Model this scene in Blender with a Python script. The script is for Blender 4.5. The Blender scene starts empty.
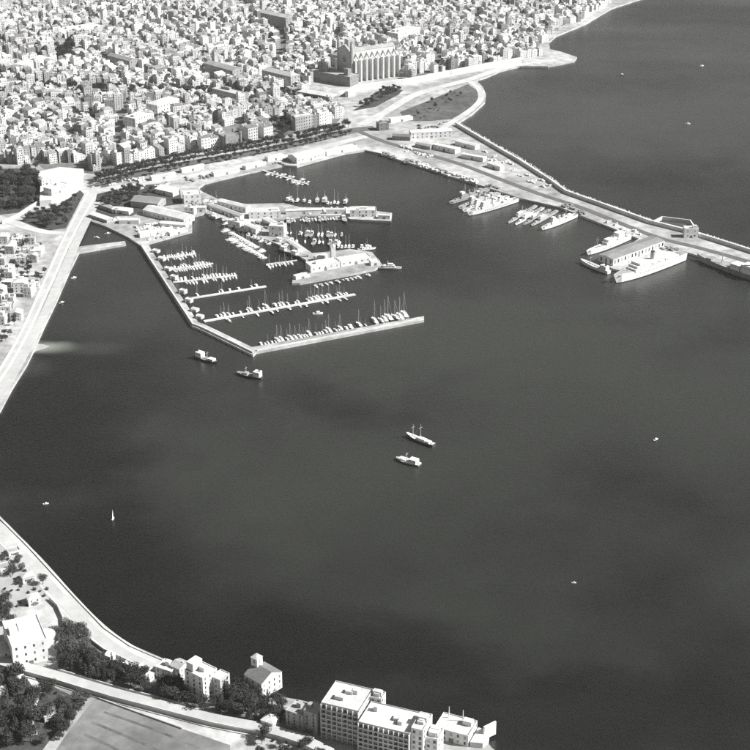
import bpy, bmesh, math, random
from mathutils import Vector, Matrix
from mathutils.geometry import tessellate_polygon
random.seed(11)
S = bpy.context.scene
COL = S.collection

# ------------------------------------------------------------------ camera
F = 1600.0                      # focal length in photo pixels (frame 750 x 750)
PITCH = math.radians(25.0)
CAMZ = 650.0
cam = bpy.data.cameras.new('camera')
cam.sensor_width = 36.0
cam.lens = F / 750.0 * 36.0
cam.clip_start = 5.0
cam.clip_end = 60000.0
camo = bpy.data.objects.new('camera', cam)
COL.objects.link(camo)
camo.location = (0, 0, CAMZ)
camo.rotation_euler = (math.pi / 2 - PITCH, 0, 0)
S.camera = camo

# ------------------------------------------------------------------ sky, sun, exposure
SUN_EL = math.radians(40.0)
SUN_AZ = math.radians(-7.0)      # from +X, turned slightly towards the camera
sun_dir = Vector((math.cos(SUN_EL) * math.cos(SUN_AZ), math.cos(SUN_EL) * math.sin(SUN_AZ), math.sin(SUN_EL)))
w = bpy.data.worlds.new('World')
S.world = w
w.use_nodes = True
nt = w.node_tree
nt.nodes.clear()
sky = nt.nodes.new('ShaderNodeTexSky')
sky.sky_type = 'NISHITA'
sky.sun_disc = False
sky.sun_elevation = SUN_EL
sky.sun_rotation = math.atan2(sun_dir.x, sun_dir.y)
sky.altitude = 100
bw = nt.nodes.new('ShaderNodeRGBToBW')      # black and white film
bg = nt.nodes.new('ShaderNodeBackground')
bg.inputs['Strength'].default_value = 0.05
wo = nt.nodes.new('ShaderNodeOutputWorld')
nt.links.new(sky.outputs[0], bw.inputs[0])
nt.links.new(bw.outputs[0], bg.inputs[0])
nt.links.new(bg.outputs[0], wo.inputs[0])
sl = bpy.data.lights.new('sun', 'SUN')
sl.energy = 5.0
sl.angle = math.radians(0.5)
sl.color = (1.0, 0.995, 0.985)
so = bpy.data.objects.new('sun', sl)
COL.objects.link(so)
so.rotation_euler = sun_dir.to_track_quat('Z', 'Y').to_euler()
so.location = (1500, 0, 1500)
S.view_settings.view_transform = 'Standard'
S.view_settings.look = 'None'
S.view_settings.exposure = 0.85
S.view_settings.gamma = 1.0
S.render.engine = 'CYCLES'
S.cycles.max_bounces = 6
S.cycles.diffuse_bounces = 2
S.cycles.use_denoising = False
S.cycles.denoiser = 'OPENIMAGEDENOISE'

# ------------------------------------------------------------------ pixel <-> world
cp, sp = math.cos(PITCH), math.sin(PITCH)
def G(px, py, z=0.0):
    a, b = (px - 375.0) / F, (375.0 - py) / F
    d = Vector((a, cp + b * sp, -sp + b * cp))
    t = (z - CAMZ) / d.z
    return Vector((d.x * t, d.y * t, z))
def P(x, y, z=0.0):
    dz = z - CAMZ
    f = y * cp - dz * sp
    u = y * sp + dz * cp
    return 375.0 + F * x / f, 375.0 - F * u / f
def inside(px, py, poly):
    c = False
    n = len(poly)
    j = n - 1
    for i in range(n):
        xi, yi = poly[i]
        xj, yj = poly[j]
        if (yi > py) != (yj > py) and px < (xj - xi) * (py - yi) / (yj - yi) + xi:
            c = not c
        j = i
    return c
LZ = 2.5     # height of the quays and the flat town ground

# ------------------------------------------------------------------ materials (all greys: the photograph is black and white)
M = {}
def mat(name, v, rough=0.85, var=0.12, scale=0.25, bump=0.0, bscale=2.0, rnd=0.0, tint=(1.0, 1.0, 0.985), spec=0.3, stain=0.0):
    m = bpy.data.materials.new(name)
    m.use_nodes = True
    n = m.node_tree
    b = n.nodes['Principled BSDF']
    b.inputs['Roughness'].default_value = rough
    b.inputs['Specular IOR Level'].default_value = spec
    tc = n.nodes.new('ShaderNodeNewGeometry')
    no = n.nodes.new('ShaderNodeTexNoise')
    no.inputs['Scale'].default_value = scale
    no.inputs['Detail'].default_value = 6
    no.inputs['Roughness'].default_value = 0.62
    n.links.new(tc.outputs['Position'], no.inputs['Vector'])
    mr = n.nodes.new('ShaderNodeMapRange')
    mr.inputs['From Min'].default_value = 0.28
    mr.inputs['From Max'].default_value = 0.72
    mr.inputs['To Min'].default_value = v * (1 - var)
    mr.inputs['To Max'].default_value = v * (1 + var)
    n.links.new(no.outputs['Fac'], mr.inputs['Value'])
    out = mr.outputs[0]
    if stain:
        n2 = n.nodes.new('ShaderNodeTexNoise')
        n2.inputs['Scale'].default_value = scale * 0.13
        n2.inputs['Detail'].default_value = 4
        n.links.new(tc.outputs['Position'], n2.inputs['Vector'])
        m2 = n.nodes.new('ShaderNodeMapRange')
        m2.inputs['From Min'].default_value = 0.42
        m2.inputs['From Max'].default_value = 0.62
        m2.inputs['To Min'].default_value = 1 - stain
        m2.inputs['To Max'].default_value = 1.0
        n.links.new(n2.outputs['Fac'], m2.inputs['Value'])
        mm = n.nodes.new('ShaderNodeMath')
        mm.operation = 'MULTIPLY'
        n.links.new(out, mm.inputs[0])
        n.links.new(m2.outputs[0], mm.inputs[1])
        out = mm.outputs[0]
    if rnd:
        oi = n.nodes.new('ShaderNodeObjectInfo')
        m3 = n.nodes.new('ShaderNodeMapRange')
        m3.inputs['To Min'].default_value = 1 - rnd
        m3.inputs['To Max'].default_value = 1 + rnd
        n.links.new(oi.outputs['Random'], m3.inputs['Value'])
        mm = n.nodes.new('ShaderNodeMath')
        mm.operation = 'MULTIPLY'
        n.links.new(out, mm.inputs[0])
        n.links.new(m3.outputs[0], mm.inputs[1])
        out = mm.outputs[0]
    cb = n.nodes.new('ShaderNodeCombineColor')
    for k in range(3):
        ml = n.nodes.new('ShaderNodeMath')
        ml.operation = 'MULTIPLY'
        ml.inputs[1].default_value = tint[k]
        n.links.new(out, ml.inputs[0])
        n.links.new(ml.outputs[0], cb.inputs[k])
    n.links.new(cb.outputs[0], b.inputs['Base Color'])
    if bump:
        nb = n.nodes.new('ShaderNodeTexNoise')
        nb.inputs['Scale'].default_value = bscale
        nb.inputs['Detail'].default_value = 5
        n.links.new(tc.outputs['Position'], nb.inputs['Vector'])
        bu = n.nodes.new('ShaderNodeBump')
        bu.inputs['Strength'].default_value = bump
        bu.inputs['Distance'].default_value = 0.4
        n.links.new(nb.outputs['Fac'], bu.inputs['Height'])
        n.links.new(bu.outputs[0], b.inputs['Normal'])
    M[name] = m
    return m
mat('ground', 0.44, scale=0.09, var=0.38, stain=0.4)
mat('lawn', 0.11, scale=0.1, var=0.4, stain=0.3)
mat('earth', 0.17, scale=0.12, var=0.4, stain=0.35)
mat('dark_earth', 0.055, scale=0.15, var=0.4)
mat('field', 0.2, scale=0.1, var=0.3, stain=0.3)
mat('concrete', 0.5, scale=0.25, var=0.24, stain=0.3)
mat('quay', 0.6, scale=0.25, var=0.2, stain=0.22)
mat('road', 0.45, scale=0.15, var=0.12, stain=0.12)
mat('road_pale', 0.54, scale=0.2, var=0.16, stain=0.2)
mat('road_dark', 0.11, scale=0.15, var=0.2)
mat('kerb', 0.6, scale=0.3)
mat('sand', 0.34, scale=0.08, var=0.15)
mat('rock', 0.38, scale=0.3, var=0.35)
mat('stone', 0.42, scale=0.2, var=0.18, stain=0.2)
mat('stone_pale', 0.60, scale=0.2, var=0.14, stain=0.15)
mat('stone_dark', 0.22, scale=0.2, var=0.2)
for i, v in enumerate((0.74, 0.62, 0.50, 0.36, 0.22)):
    mat('wall%d' % i, v, scale=0.45, var=0.16, stain=0.2, rnd=0.08)
for i, v in enumerate((0.62, 0.40, 0.28, 0.18)):
    mat('roof%d' % i, v, scale=0.5, var=0.2, stain=0.2, rnd=0.12)
mat('window', 0.035, rough=0.25, var=0.3, scale=0.5, spec=0.5)
mat('shutter', 0.16, var=0.2)
mat('foliage', 0.055, rough=0.75, var=0.5, scale=0.35, rnd=0.3, spec=0.2)
mat('foliage_pale', 0.10, rough=0.75, var=0.45, scale=0.35, rnd=0.25, spec=0.2)
mat('bark', 0.10, var=0.3, scale=1.5)
mat('white_paint', 0.74, rough=0.45, var=0.05, scale=0.6, spec=0.5)
mat('hull_white', 0.74, rough=0.4, var=0.06, scale=0.8, rnd=0.08, spec=0.5)
mat('hull_grey', 0.28, rough=0.45, var=0.1, scale=0.5, rnd=0.1, spec=0.5)
mat('hull_dark', 0.05, rough=0.45, var=0.2, scale=0.5, spec=0.5)
mat('navy', 0.42, rough=0.5, var=0.08, scale=0.4, spec=0.4)
mat('navy_pale', 0.66, rough=0.5, var=0.1, scale=0.4, spec=0.4)
mat('deck', 0.30, rough=0.7, var=0.15, scale=0.6)
mat('deck_pale', 0.62, rough=0.7, var=0.12, scale=0.6)
mat('spar', 0.45, rough=0.5, var=0.1)
mat('sail', 0.85, rough=0.8, var=0.05)

def water_material():
    m = bpy.data.materials.new('sea_water')
    m.use_nodes = True
    n = m.node_tree
    b = n.nodes['Principled BSDF']
    b.inputs['IOR'].default_value = 1.333
    b.inputs['Specular Tint'].default_value = (.97, 1.0, .94, 1)
    ge = n.nodes.new('ShaderNodeNewGeometry')
    big = n.nodes.new('ShaderNodeTexNoise')           # wind patches on the surface
    big.inputs['Scale'].default_value = 0.0035
    big.inputs['Detail'].default_value = 5
    mp = n.nodes.new('ShaderNodeMapping')
    mp.inputs['Scale'].default_value = (0.55, 1.6, 1)
    mp.inputs['Rotation'].default_value = (0, 0, 0.25)
    n.links.new(ge.outputs['Position'], mp.inputs['Vector'])
    n.links.new(mp.outputs[0], big.inputs['Vector'])
    mr = n.nodes.new('ShaderNodeMapRange')
    mr.inputs['From Min'].default_value = 0.3
    mr.inputs['From Max'].default_value = 0.7
    mr.inputs['To Min'].default_value = 0.16
    mr.inputs['To Max'].default_value = 0.36
    n.links.new(big.outputs['Fac'], mr.inputs['Value'])
    n.links.new(mr.outputs[0], b.inputs['Roughness'])
    # silt / seagrass: the water's own body colour
    bot = n.nodes.new('ShaderNodeTexNoise')
    bot.inputs['Scale'].default_value = 0.0032
    bot.inputs['Detail'].default_value = 6
    n.links.new(ge.outputs['Position'], bot.inputs['Vector'])
    def math_(op, a, b, clamp=False):
        q = n.nodes.new('ShaderNodeMath')
        q.operation = op
        q.use_clamp = clamp
        for k, x in enumerate((a, b)):
            if isinstance(x, (int, float)):
                q.inputs[k].default_value = x
            else:
                n.links.new(x, q.inputs[k])
        return q.outputs[0]
    mb_ = n.nodes.new('ShaderNodeMapRange')
    mb_.inputs['From Min'].default_value = 0.34
    mb_.inputs['From Max'].default_value = 0.68
    mb_.inputs['To Min'].default_value = 0.008
    mb_.inputs['To Max'].default_value = 0.034
    n.links.new(bot.outputs['Fac'], mb_.inputs['Value'])
    val = mb_.outputs[0]
    # sandy shoals by the shore; broad dark ellipses paint in vignette shade, broad pale ones paint in haze: centre (photo pixel on the water), radii in metres, turn, body value
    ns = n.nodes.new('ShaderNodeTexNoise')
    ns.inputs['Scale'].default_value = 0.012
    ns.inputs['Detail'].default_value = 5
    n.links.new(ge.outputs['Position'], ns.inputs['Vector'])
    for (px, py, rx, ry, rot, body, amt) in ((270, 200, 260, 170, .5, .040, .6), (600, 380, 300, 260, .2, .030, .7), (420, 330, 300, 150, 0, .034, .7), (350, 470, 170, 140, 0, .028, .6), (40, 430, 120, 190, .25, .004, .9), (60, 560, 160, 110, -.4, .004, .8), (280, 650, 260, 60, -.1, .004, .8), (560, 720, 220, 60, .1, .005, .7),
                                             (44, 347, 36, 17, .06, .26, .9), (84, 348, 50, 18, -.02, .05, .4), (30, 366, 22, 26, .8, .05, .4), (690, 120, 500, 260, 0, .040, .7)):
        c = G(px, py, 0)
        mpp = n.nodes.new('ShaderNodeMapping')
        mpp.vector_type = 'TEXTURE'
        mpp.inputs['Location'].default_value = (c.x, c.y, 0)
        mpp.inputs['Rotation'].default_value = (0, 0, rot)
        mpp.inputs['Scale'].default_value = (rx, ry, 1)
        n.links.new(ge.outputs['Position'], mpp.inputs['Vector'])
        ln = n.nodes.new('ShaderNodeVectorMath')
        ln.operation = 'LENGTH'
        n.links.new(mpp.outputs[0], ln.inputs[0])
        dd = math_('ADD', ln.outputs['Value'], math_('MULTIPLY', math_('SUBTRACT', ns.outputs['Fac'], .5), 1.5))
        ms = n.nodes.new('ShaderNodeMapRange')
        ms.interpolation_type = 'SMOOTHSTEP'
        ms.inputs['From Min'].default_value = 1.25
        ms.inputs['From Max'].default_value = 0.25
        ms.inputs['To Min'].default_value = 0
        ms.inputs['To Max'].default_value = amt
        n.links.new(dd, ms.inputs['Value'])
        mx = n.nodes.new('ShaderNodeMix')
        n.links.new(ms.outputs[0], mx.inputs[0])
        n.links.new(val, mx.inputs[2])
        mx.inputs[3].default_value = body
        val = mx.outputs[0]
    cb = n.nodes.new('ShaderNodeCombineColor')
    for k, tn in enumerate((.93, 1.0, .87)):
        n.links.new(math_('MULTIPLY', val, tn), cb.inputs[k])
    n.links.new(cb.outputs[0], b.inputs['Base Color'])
    # waves
    wv = n.nodes.new('ShaderNodeTexNoise')
    wv.inputs['Scale'].default_value = 0.16
    wv.inputs['Detail'].default_value = 7
    wv.inputs['Roughness'].default_value = 0.65
    mp2 = n.nodes.new('ShaderNodeMapping')
    mp2.inputs['Scale'].default_value = (1.0, 1.7, 1)
    mp2.inputs['Rotation'].default_value = (0, 0, -0.5)
    n.links.new(ge.outputs['Position'], mp2.inputs['Vector'])
    n.links.new(mp2.outputs[0], wv.inputs['Vector'])
    bu = n.nodes.new('ShaderNodeBump')
    bu.inputs['Strength'].default_value = 0.55
    bu.inputs['Distance'].default_value = 0.7
    n.links.new(wv.outputs['Fac'], bu.inputs['Height'])
    n.links.new(bu.outputs[0], b.inputs['Normal'])
    M['water'] = m
water_material()

# ------------------------------------------------------------------ mesh builder
class MB:
    def __init__(s):
        s.v, s.f, s.m = [], [], []
    def face(s, pts, m=0):
        o = len(s.v)
        s.v.extend([tuple(p) for p in pts])
        s.f.append(tuple(range(o, o + len(pts))))
        s.m.append(m)
    def box(s, x0, x1, y0, y1, z0, z1, m=0, top=None, bottom=False):
        o = len(s.v)
        s.v += [(x0, y0, z0), (x1, y0, z0), (x1, y1, z0), (x0, y1, z0), (x0, y0, z1), (x1, y0, z1), (x1, y1, z1), (x0, y1, z1)]
        fs = [(0, 1, 5, 4), (1, 2, 6, 5), (2, 3, 7, 6), (3, 0, 4, 7), (4, 5, 6, 7)]
        ms = [m] * 4 + [m if top is None else top]
        if bottom:
            fs.append((3, 2, 1, 0)); ms.append(m)
        for f, k in zip(fs, ms):
            s.f.append(tuple(i + o for i in f)); s.m.append(k)
    def cyl(s, x, y, z0, z1, r0, r1, n=10, m=0, cap=True):
        a = [(x + r0 * math.cos(2 * math.pi * i / n), y + r0 * math.sin(2 * math.pi * i / n), z0) for i in range(n)]
        b = [(x + r1 * math.cos(2 * math.pi * i / n), y + r1 * math.sin(2 * math.pi * i / n), z1) for i in range(n)]
        o = len(s.v)
        s.v += a + b
        for i in range(n):
            j = (i + 1) % n
            s.f.append((o + i, o + j, o + n + j, o + n + i)); s.m.append(m)
        if cap and r1 > 0.01:
            s.f.append(tuple(o + n + i for i in range(n))); s.m.append(m)
    def tube(s, p, q, r, n=4, m=0, r2=None):
        p, q = Vector(p), Vector(q)
        r2 = r if r2 is None else r2
        d = (q - p).normalized()
        a = d.orthogonal().normalized()
        b = d.cross(a)
        o = len(s.v)
        for c, rr in ((p, r), (q, r2)):
            for i in range(n):
                t = 2 * math.pi * i / n
                s.v.append(tuple(c + a * rr * math.cos(t) + b * rr * math.sin(t)))
        for i in range(n):
            j = (i + 1) % n
            s.f.append((o + i, o + j, o + n + j, o + n + i)); s.m.append(m)
        s.f.append(tuple(o + n + i for i in range(n))); s.m.append(m)
    def prism(s, pts, z0, z1, m=0, side=None):
        """vertical prism over a (possibly concave) polygon of (x, y)"""
        n = len(pts)
        area = sum(pts[i][0] * pts[(i + 1) % n][1] - pts[(i + 1) % n][0] * pts[i][1] for i in range(n))
        if area < 0:
            pts = list(pts)[::-1]
        o = len(s.v)
        s.v += [(p[0], p[1], z1) for p in pts]
        for t in tessellate_polygon([[Vector((p[0], p[1], 0)) for p in pts]]):
            a, b, c = [Vector(pts[i][:2]) for i in t]
            cr = (b - a).cross(c - a)
            t = t if cr > 0 else t[::-1]
            s.f.append(tuple(o + i for i in t)); s.m.append(m)
        sd = m if side is None else side
        for i in range(n):
            p, q = pts[i], pts[(i + 1) % n]
            s.face([(p[0], p[1], z0), (q[0], q[1], z0), (q[0], q[1], z1), (p[0], p[1], z1)], sd)
    def add(s, other, mtx, off=0):
        o = len(s.v)
        s.v += [tuple(mtx @ Vector(p)) for p in other.v]
        for f, k in zip(other.f, other.m):
            s.f.append(tuple(i + o for i in f)); s.m.append(k + off)
    def mesh(s, name, mats):
        me = bpy.data.meshes.new(name)
        me.from_pydata(s.v, [], s.f)
        for m in mats:
            me.materials.append(M[m])
        me.polygons.foreach_set('material_index', s.m)
        me.update()
        return me
    def build(s, name, mats, parent=None, **k):
        if isinstance(mats, str):
            mats = [mats]
        return link(name, s.mesh(name, mats), parent, **k)
def link(name, data, parent=None, loc=None, rz=None, scale=None):
    o = bpy.data.objects.new(name, data)
    COL.objects.link(o)
    if parent is not None:
        o.parent = parent
    if loc is not None:
        o.location = loc
    if rz is not None:
        o.rotation_euler = (0, 0, rz)
    if scale is not None:
        o.scale = scale
    return o
def tag(o, label, cat=None, group=None, kind=None):
    o['label'] = label
    if cat:
        o['category'] = cat
    if group:
        o['group'] = group
    if kind:
        o['kind'] = kind
    return o
def empty(name, loc, rz=0.0, label=None, cat=None, group=None, scale=None):
    o = link(name, None, None, loc, rz, scale)
    o.empty_display_size = 1
    if label:
        tag(o, label, cat, group)
    return o
def structure(o):
    o['kind'] = 'structure'
    return o
ONES = 'first second third fourth fifth sixth seventh eighth ninth tenth eleventh twelfth thirteenth fourteenth fifteenth sixteenth seventeenth eighteenth nineteenth'.split()
TENS = {2: ('twenty', 'twentieth'), 3: ('thirty', 'thirtieth'), 4: ('forty', 'fortieth'), 5: ('fifty', 'fiftieth'), 6: ('sixty', 'sixtieth'), 7: ('seventy', 'seventieth'), 8: ('eighty', 'eightieth'), 9: ('ninety', 'ninetieth')}
def nth(i):
    if i < 20:
        return ONES[i - 1]
    t, u = divmod(i, 10)
    if t > 9:
        return 'hundred-and-' + nth(i - 100) if i > 100 else 'hundredth'
    return TENS[t][1] if u == 0 else TENS[t][0] + '-' + ONES[u - 1]

# ================================================================== THE SETTING
m = MB()
m.face([(-14000, -6000, 0), (14000, -6000, 0), (14000, 26000, 0), (-14000, 26000, 0)])
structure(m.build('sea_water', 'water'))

def W(pts, z=LZ):
    return [tuple(G(a, b, z)[:2]) for a, b in pts]
coast_px = [(612, 8), (600, 15), (585, 24), (570, 30), (556, 36), (549, 42), (550, 49), (562, 52), (577, 57), (574, 61), (560, 64), (548, 66), (534, 66), (520, 66),
            (500, 71), (486, 77), (476, 80), (483, 87), (486, 94), (485, 102), (472, 114), (456, 124),
            (480, 138), (520, 161), (548, 179), (566, 192), (600, 204), (650, 222), (690, 232), (750, 251), (830, 277), (905, 305), (920, 315),
            (905, 322), (830, 297), (750, 274), (700, 256), (680, 250), (655, 243), (640, 239), (600, 223), (560, 207), (520, 198), (480, 185), (450, 176), (420, 166), (400, 160), (380, 153), (365, 150),
            (345, 153), (326, 158), (297, 166), (284, 165), (270, 168), (250, 172), (225, 178), (205, 183), (198, 188), (203, 192), (214, 197),
            (225, 203), (247, 204), (283, 203), (300, 207), (345, 208), (352, 206), (375, 206), (377, 211), (392, 213), (391, 221), (350, 219), (345, 215), (300, 216), (283, 219), (262, 221), (278, 228), (284, 233), (312, 253),
            (325, 252), (350, 249), (372, 252), (382, 264), (375, 269), (345, 275), (300, 283), (292, 283), (293, 277), (307, 269), (306, 260), (278, 244), (262, 238), (238, 226), (222, 218), (205, 213), (192, 216), (192, 231), (170, 237), (148, 243),
            (152, 251), (198, 322), (206, 325), (252, 347), (424, 316), (424, 320), (256, 352), (253, 355), (200, 329), (192, 326), (140, 245), (128, 237), (105, 226), (88, 220),
            (84, 226), (72, 243), (74, 247), (125, 241), (126, 244), (79, 252), (70, 270), (57, 300), (45, 325), (36, 345), (27, 364), (12, 388), (0, 411)]
far_w = [(G(612, 8, LZ).x + 260, 3350), (900, 4300), (1500, 9000), (-9000, 9000), (-9000, -3000), (260, -3000), (200, 300)]
left_w = [(-560, 1330), (-700, 1190), (-640, 1040)]
fore_px = [(-30, 495), (0, 516), (28, 544), (74, 594), (104, 626), (130, 644), (160, 657), (185, 668), (220, 682), (255, 692), (300, 700), (345, 710), (400, 722), (440, 731), (470, 733), (484, 738), (492, 748), (530, 775), (575, 830)]
land = W(coast_px) + left_w + W(fore_px) + far_w[::-1]
m = MB()
m.prism(land, -3.0, LZ, 0, 1)
structure(m.build('ground', ['ground', 'concrete']))

def ribbon(name, pts, width, mats, z=LZ + 0.1, thick=0.25, closed=False, smooth=True, px=True):
    """a strip of constant width following a line of photo pixels lying at height z"""
    w_ = [G(a, b, z) for a, b in pts] if px else [Vector((a[0], a[1], z)) for a in pts]
    if smooth:
        q = []
        n = len(w_)
        for i in range(n - 1):
            p0, p1, p2, p3 = w_[max(i - 1, 0)], w_[i], w_[i + 1], w_[min(i + 2, n - 1)]
            for k in range(5):
                t = k / 5
                q.append(0.5 * ((2 * p1) + (p2 - p0) * t + (2 * p0 - 5 * p1 + 4 * p2 - p3) * t * t + (3 * p1 - 3 * p2 + p3 - p0) * t ** 3))
        q.append(w_[-1])
        w_ = q
    L, R = [], []
    for i, p in enumerate(w_):
        d = w_[min(i + 1, len(w_) - 1)] - w_[max(i - 1, 0)]
        d.z = 0
        d.normalize()
        nrm = Vector((-d.y, d.x, 0)) * width / 2
        L.append(p + nrm); R.append(p - nrm)
    mb = MB()
    dn = Vector((0, 0, -thick))
    for i in range(len(w_) - 1):
        mb.face([R[i], R[i + 1], L[i + 1], L[i]], 0)
        mb.face([L[i], L[i + 1], L[i + 1] + dn, L[i] + dn], 0)
        mb.face([R[i + 1], R[i], R[i] + dn, R[i + 1] + dn], 0)
    mb.face([L[0], L[0] + dn, R[0] + dn, R[0]], 0)
    mb.face([R[-1], R[-1] + dn, L[-1] + dn, L[-1]], 0)
    o = mb.build(name, mats)
    o['line'] = 0
    del o['line']
    return o, L, R
def patch(name, pts, mt, z=LZ + 0.06, thick=0.3):
    mb = MB()
    mb.prism(W(pts, z), z - thick, z)
    return structure(mb.build(name, mt))

# ground cover patches (garden soil, lawns, yards; harbour yard and town streets carry painted shade)
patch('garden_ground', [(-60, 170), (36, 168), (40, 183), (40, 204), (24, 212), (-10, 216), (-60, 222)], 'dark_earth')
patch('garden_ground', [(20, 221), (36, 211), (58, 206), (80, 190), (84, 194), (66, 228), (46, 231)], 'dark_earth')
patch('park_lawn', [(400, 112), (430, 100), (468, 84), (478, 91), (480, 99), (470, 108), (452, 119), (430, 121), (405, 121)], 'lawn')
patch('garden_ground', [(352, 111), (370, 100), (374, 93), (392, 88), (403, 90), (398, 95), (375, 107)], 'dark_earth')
patch('yard_ground', [(97, 194), (130, 186), (158, 184), (180, 190), (182, 204), (150, 208), (132, 216), (116, 216), (104, 222), (92, 217)], 'dark_earth')  # dark earth, its tone deepened to paint in the shadow between the sheds
patch('sandy_ground', [(-40, 535), (6, 545), (40, 575), (66, 604), (62, 612), (44, 600), (10, 605), (-40, 600)], 'sand', z=LZ + 0.05)
patch('garden_ground', [(56, 640), (68, 622), (82, 634), (110, 656), (150, 672), (250, 700), (310, 712), (318, 735), (250, 722), (130, 690), (58, 668)], 'earth', z=LZ + 0.05)
patch('field', [(96, 697), (180, 728), (230, 745), (230, 790), (30, 790), (66, 735)], 'field')
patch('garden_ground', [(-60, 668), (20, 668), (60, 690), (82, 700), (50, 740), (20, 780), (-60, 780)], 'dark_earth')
patch('beach', [(24, 350), (34, 344), (42, 344), (50, 346.3), (44, 348.5), (36, 351), (30, 356), (20, 360)], 'sand', z=0.1, thick=1.5)

patch('town_streets', [(92, 174), (130, 165), (180, 155), (240, 145), (300, 133), (336, 124.5), (342, 116), (332, 108), (298, 108), (306, 76), (340, 66), (400, 60), (410, 80), (430, 73), (470, 66), (500, 59), (534, 55), (540, 44), (546, 33), (580, 18), (600, 5), (636, -32), (-100, -32), (-100, 163), (36, 163), (44, 169), (80, 172)], 'earth', z=LZ + 0.03)  # dark sheet that paints the shade of the narrow streets into the ground
# roads
structure(ribbon('seafront_road', [(97, 186), (84, 206), (70, 232), (56, 262), (44, 290), (30, 322), (14, 354), (-8, 392), (-40, 440)], 11, 'road', z=LZ + 0.18)[0])
structure(ribbon('seafront_road', [(96, 202), (83, 228), (70, 256), (58, 284), (46, 311), (31, 340), (11, 376), (-20, 424)], 10, 'road', z=LZ + 0.23)[0])
structure(ribbon('pavement', [(94, 198), (79.5, 223), (65.5, 251), (53, 279), (40, 307), (25, 338), (6, 371), (-20, 408)], 2.5, 'kerb', z=LZ + 0.34)[0])
structure(ribbon('pavement', [(88, 192), (75, 216), (60, 246), (47, 275), (35, 302), (20, 334), (3, 364), (-22, 402)], 2.5, 'kerb', z=LZ + 0.34)[0])
structure(ribbon('seafront_road', [(64, 233), (46, 232), (22, 226), (0, 218), (-30, 210)], 12, 'road_pale', z=LZ + 0.26)[0])
structure(ribbon('promenade_road', [(92, 188), (130, 176), (180, 165), (240, 155), (300, 143), (350, 131), (375, 128)], 22, 'road_dark', z=LZ + 0.15)[0])
structure(ribbon('quay_road', [(96, 190), (140, 184), (190, 176), (250, 164), (300, 153), (350, 140), (372, 135)], 12, 'road_pale', z=LZ + 0.21)[0])
structure(ribbon('harbour_road', [(352, 128), (380, 140), (420, 152), (460, 164), (500, 179), (540, 194), (580, 207), (620, 223), (660, 238), (700, 248), (750, 262), (830, 288)], 9, 'road_dark', z=LZ + 0.24)[0])
structure(ribbon('harbour_road', [(360, 125), (385, 112), (412, 96), (440, 87), (470, 79), (500, 69), (530, 63)], 14, 'road_pale', z=LZ + 0.27)[0])
structure(ribbon('harbour_road', [(469, 81), (478, 88), (481, 96), (478, 103), (466, 113), (452, 122), (440, 130)], 9, 'road_pale', z=LZ + 0.30)[0])
structure(ribbon('sea_promenade', [(-30, 512), (0, 532), (30, 560), (70, 605), (100, 634), (130, 654), (165, 669), (190, 676)], 17, 'road_pale', z=LZ + 0.18)[0])
structure(ribbon('sea_promenade_road', [(-30, 515), (0, 535), (30, 563.5), (70, 608), (100, 637), (130, 657), (160, 669.5)], 8.5, 'road', z=LZ + 0.24)[0])
structure(ribbon('hill_road', [(-20, 655), (20, 665), (60, 676), (110, 691), (160, 704), (210, 717), (262, 727), (300, 738), (330, 752)], 8.5, 'road', z=6.0, thick=4.5)[0])

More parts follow.
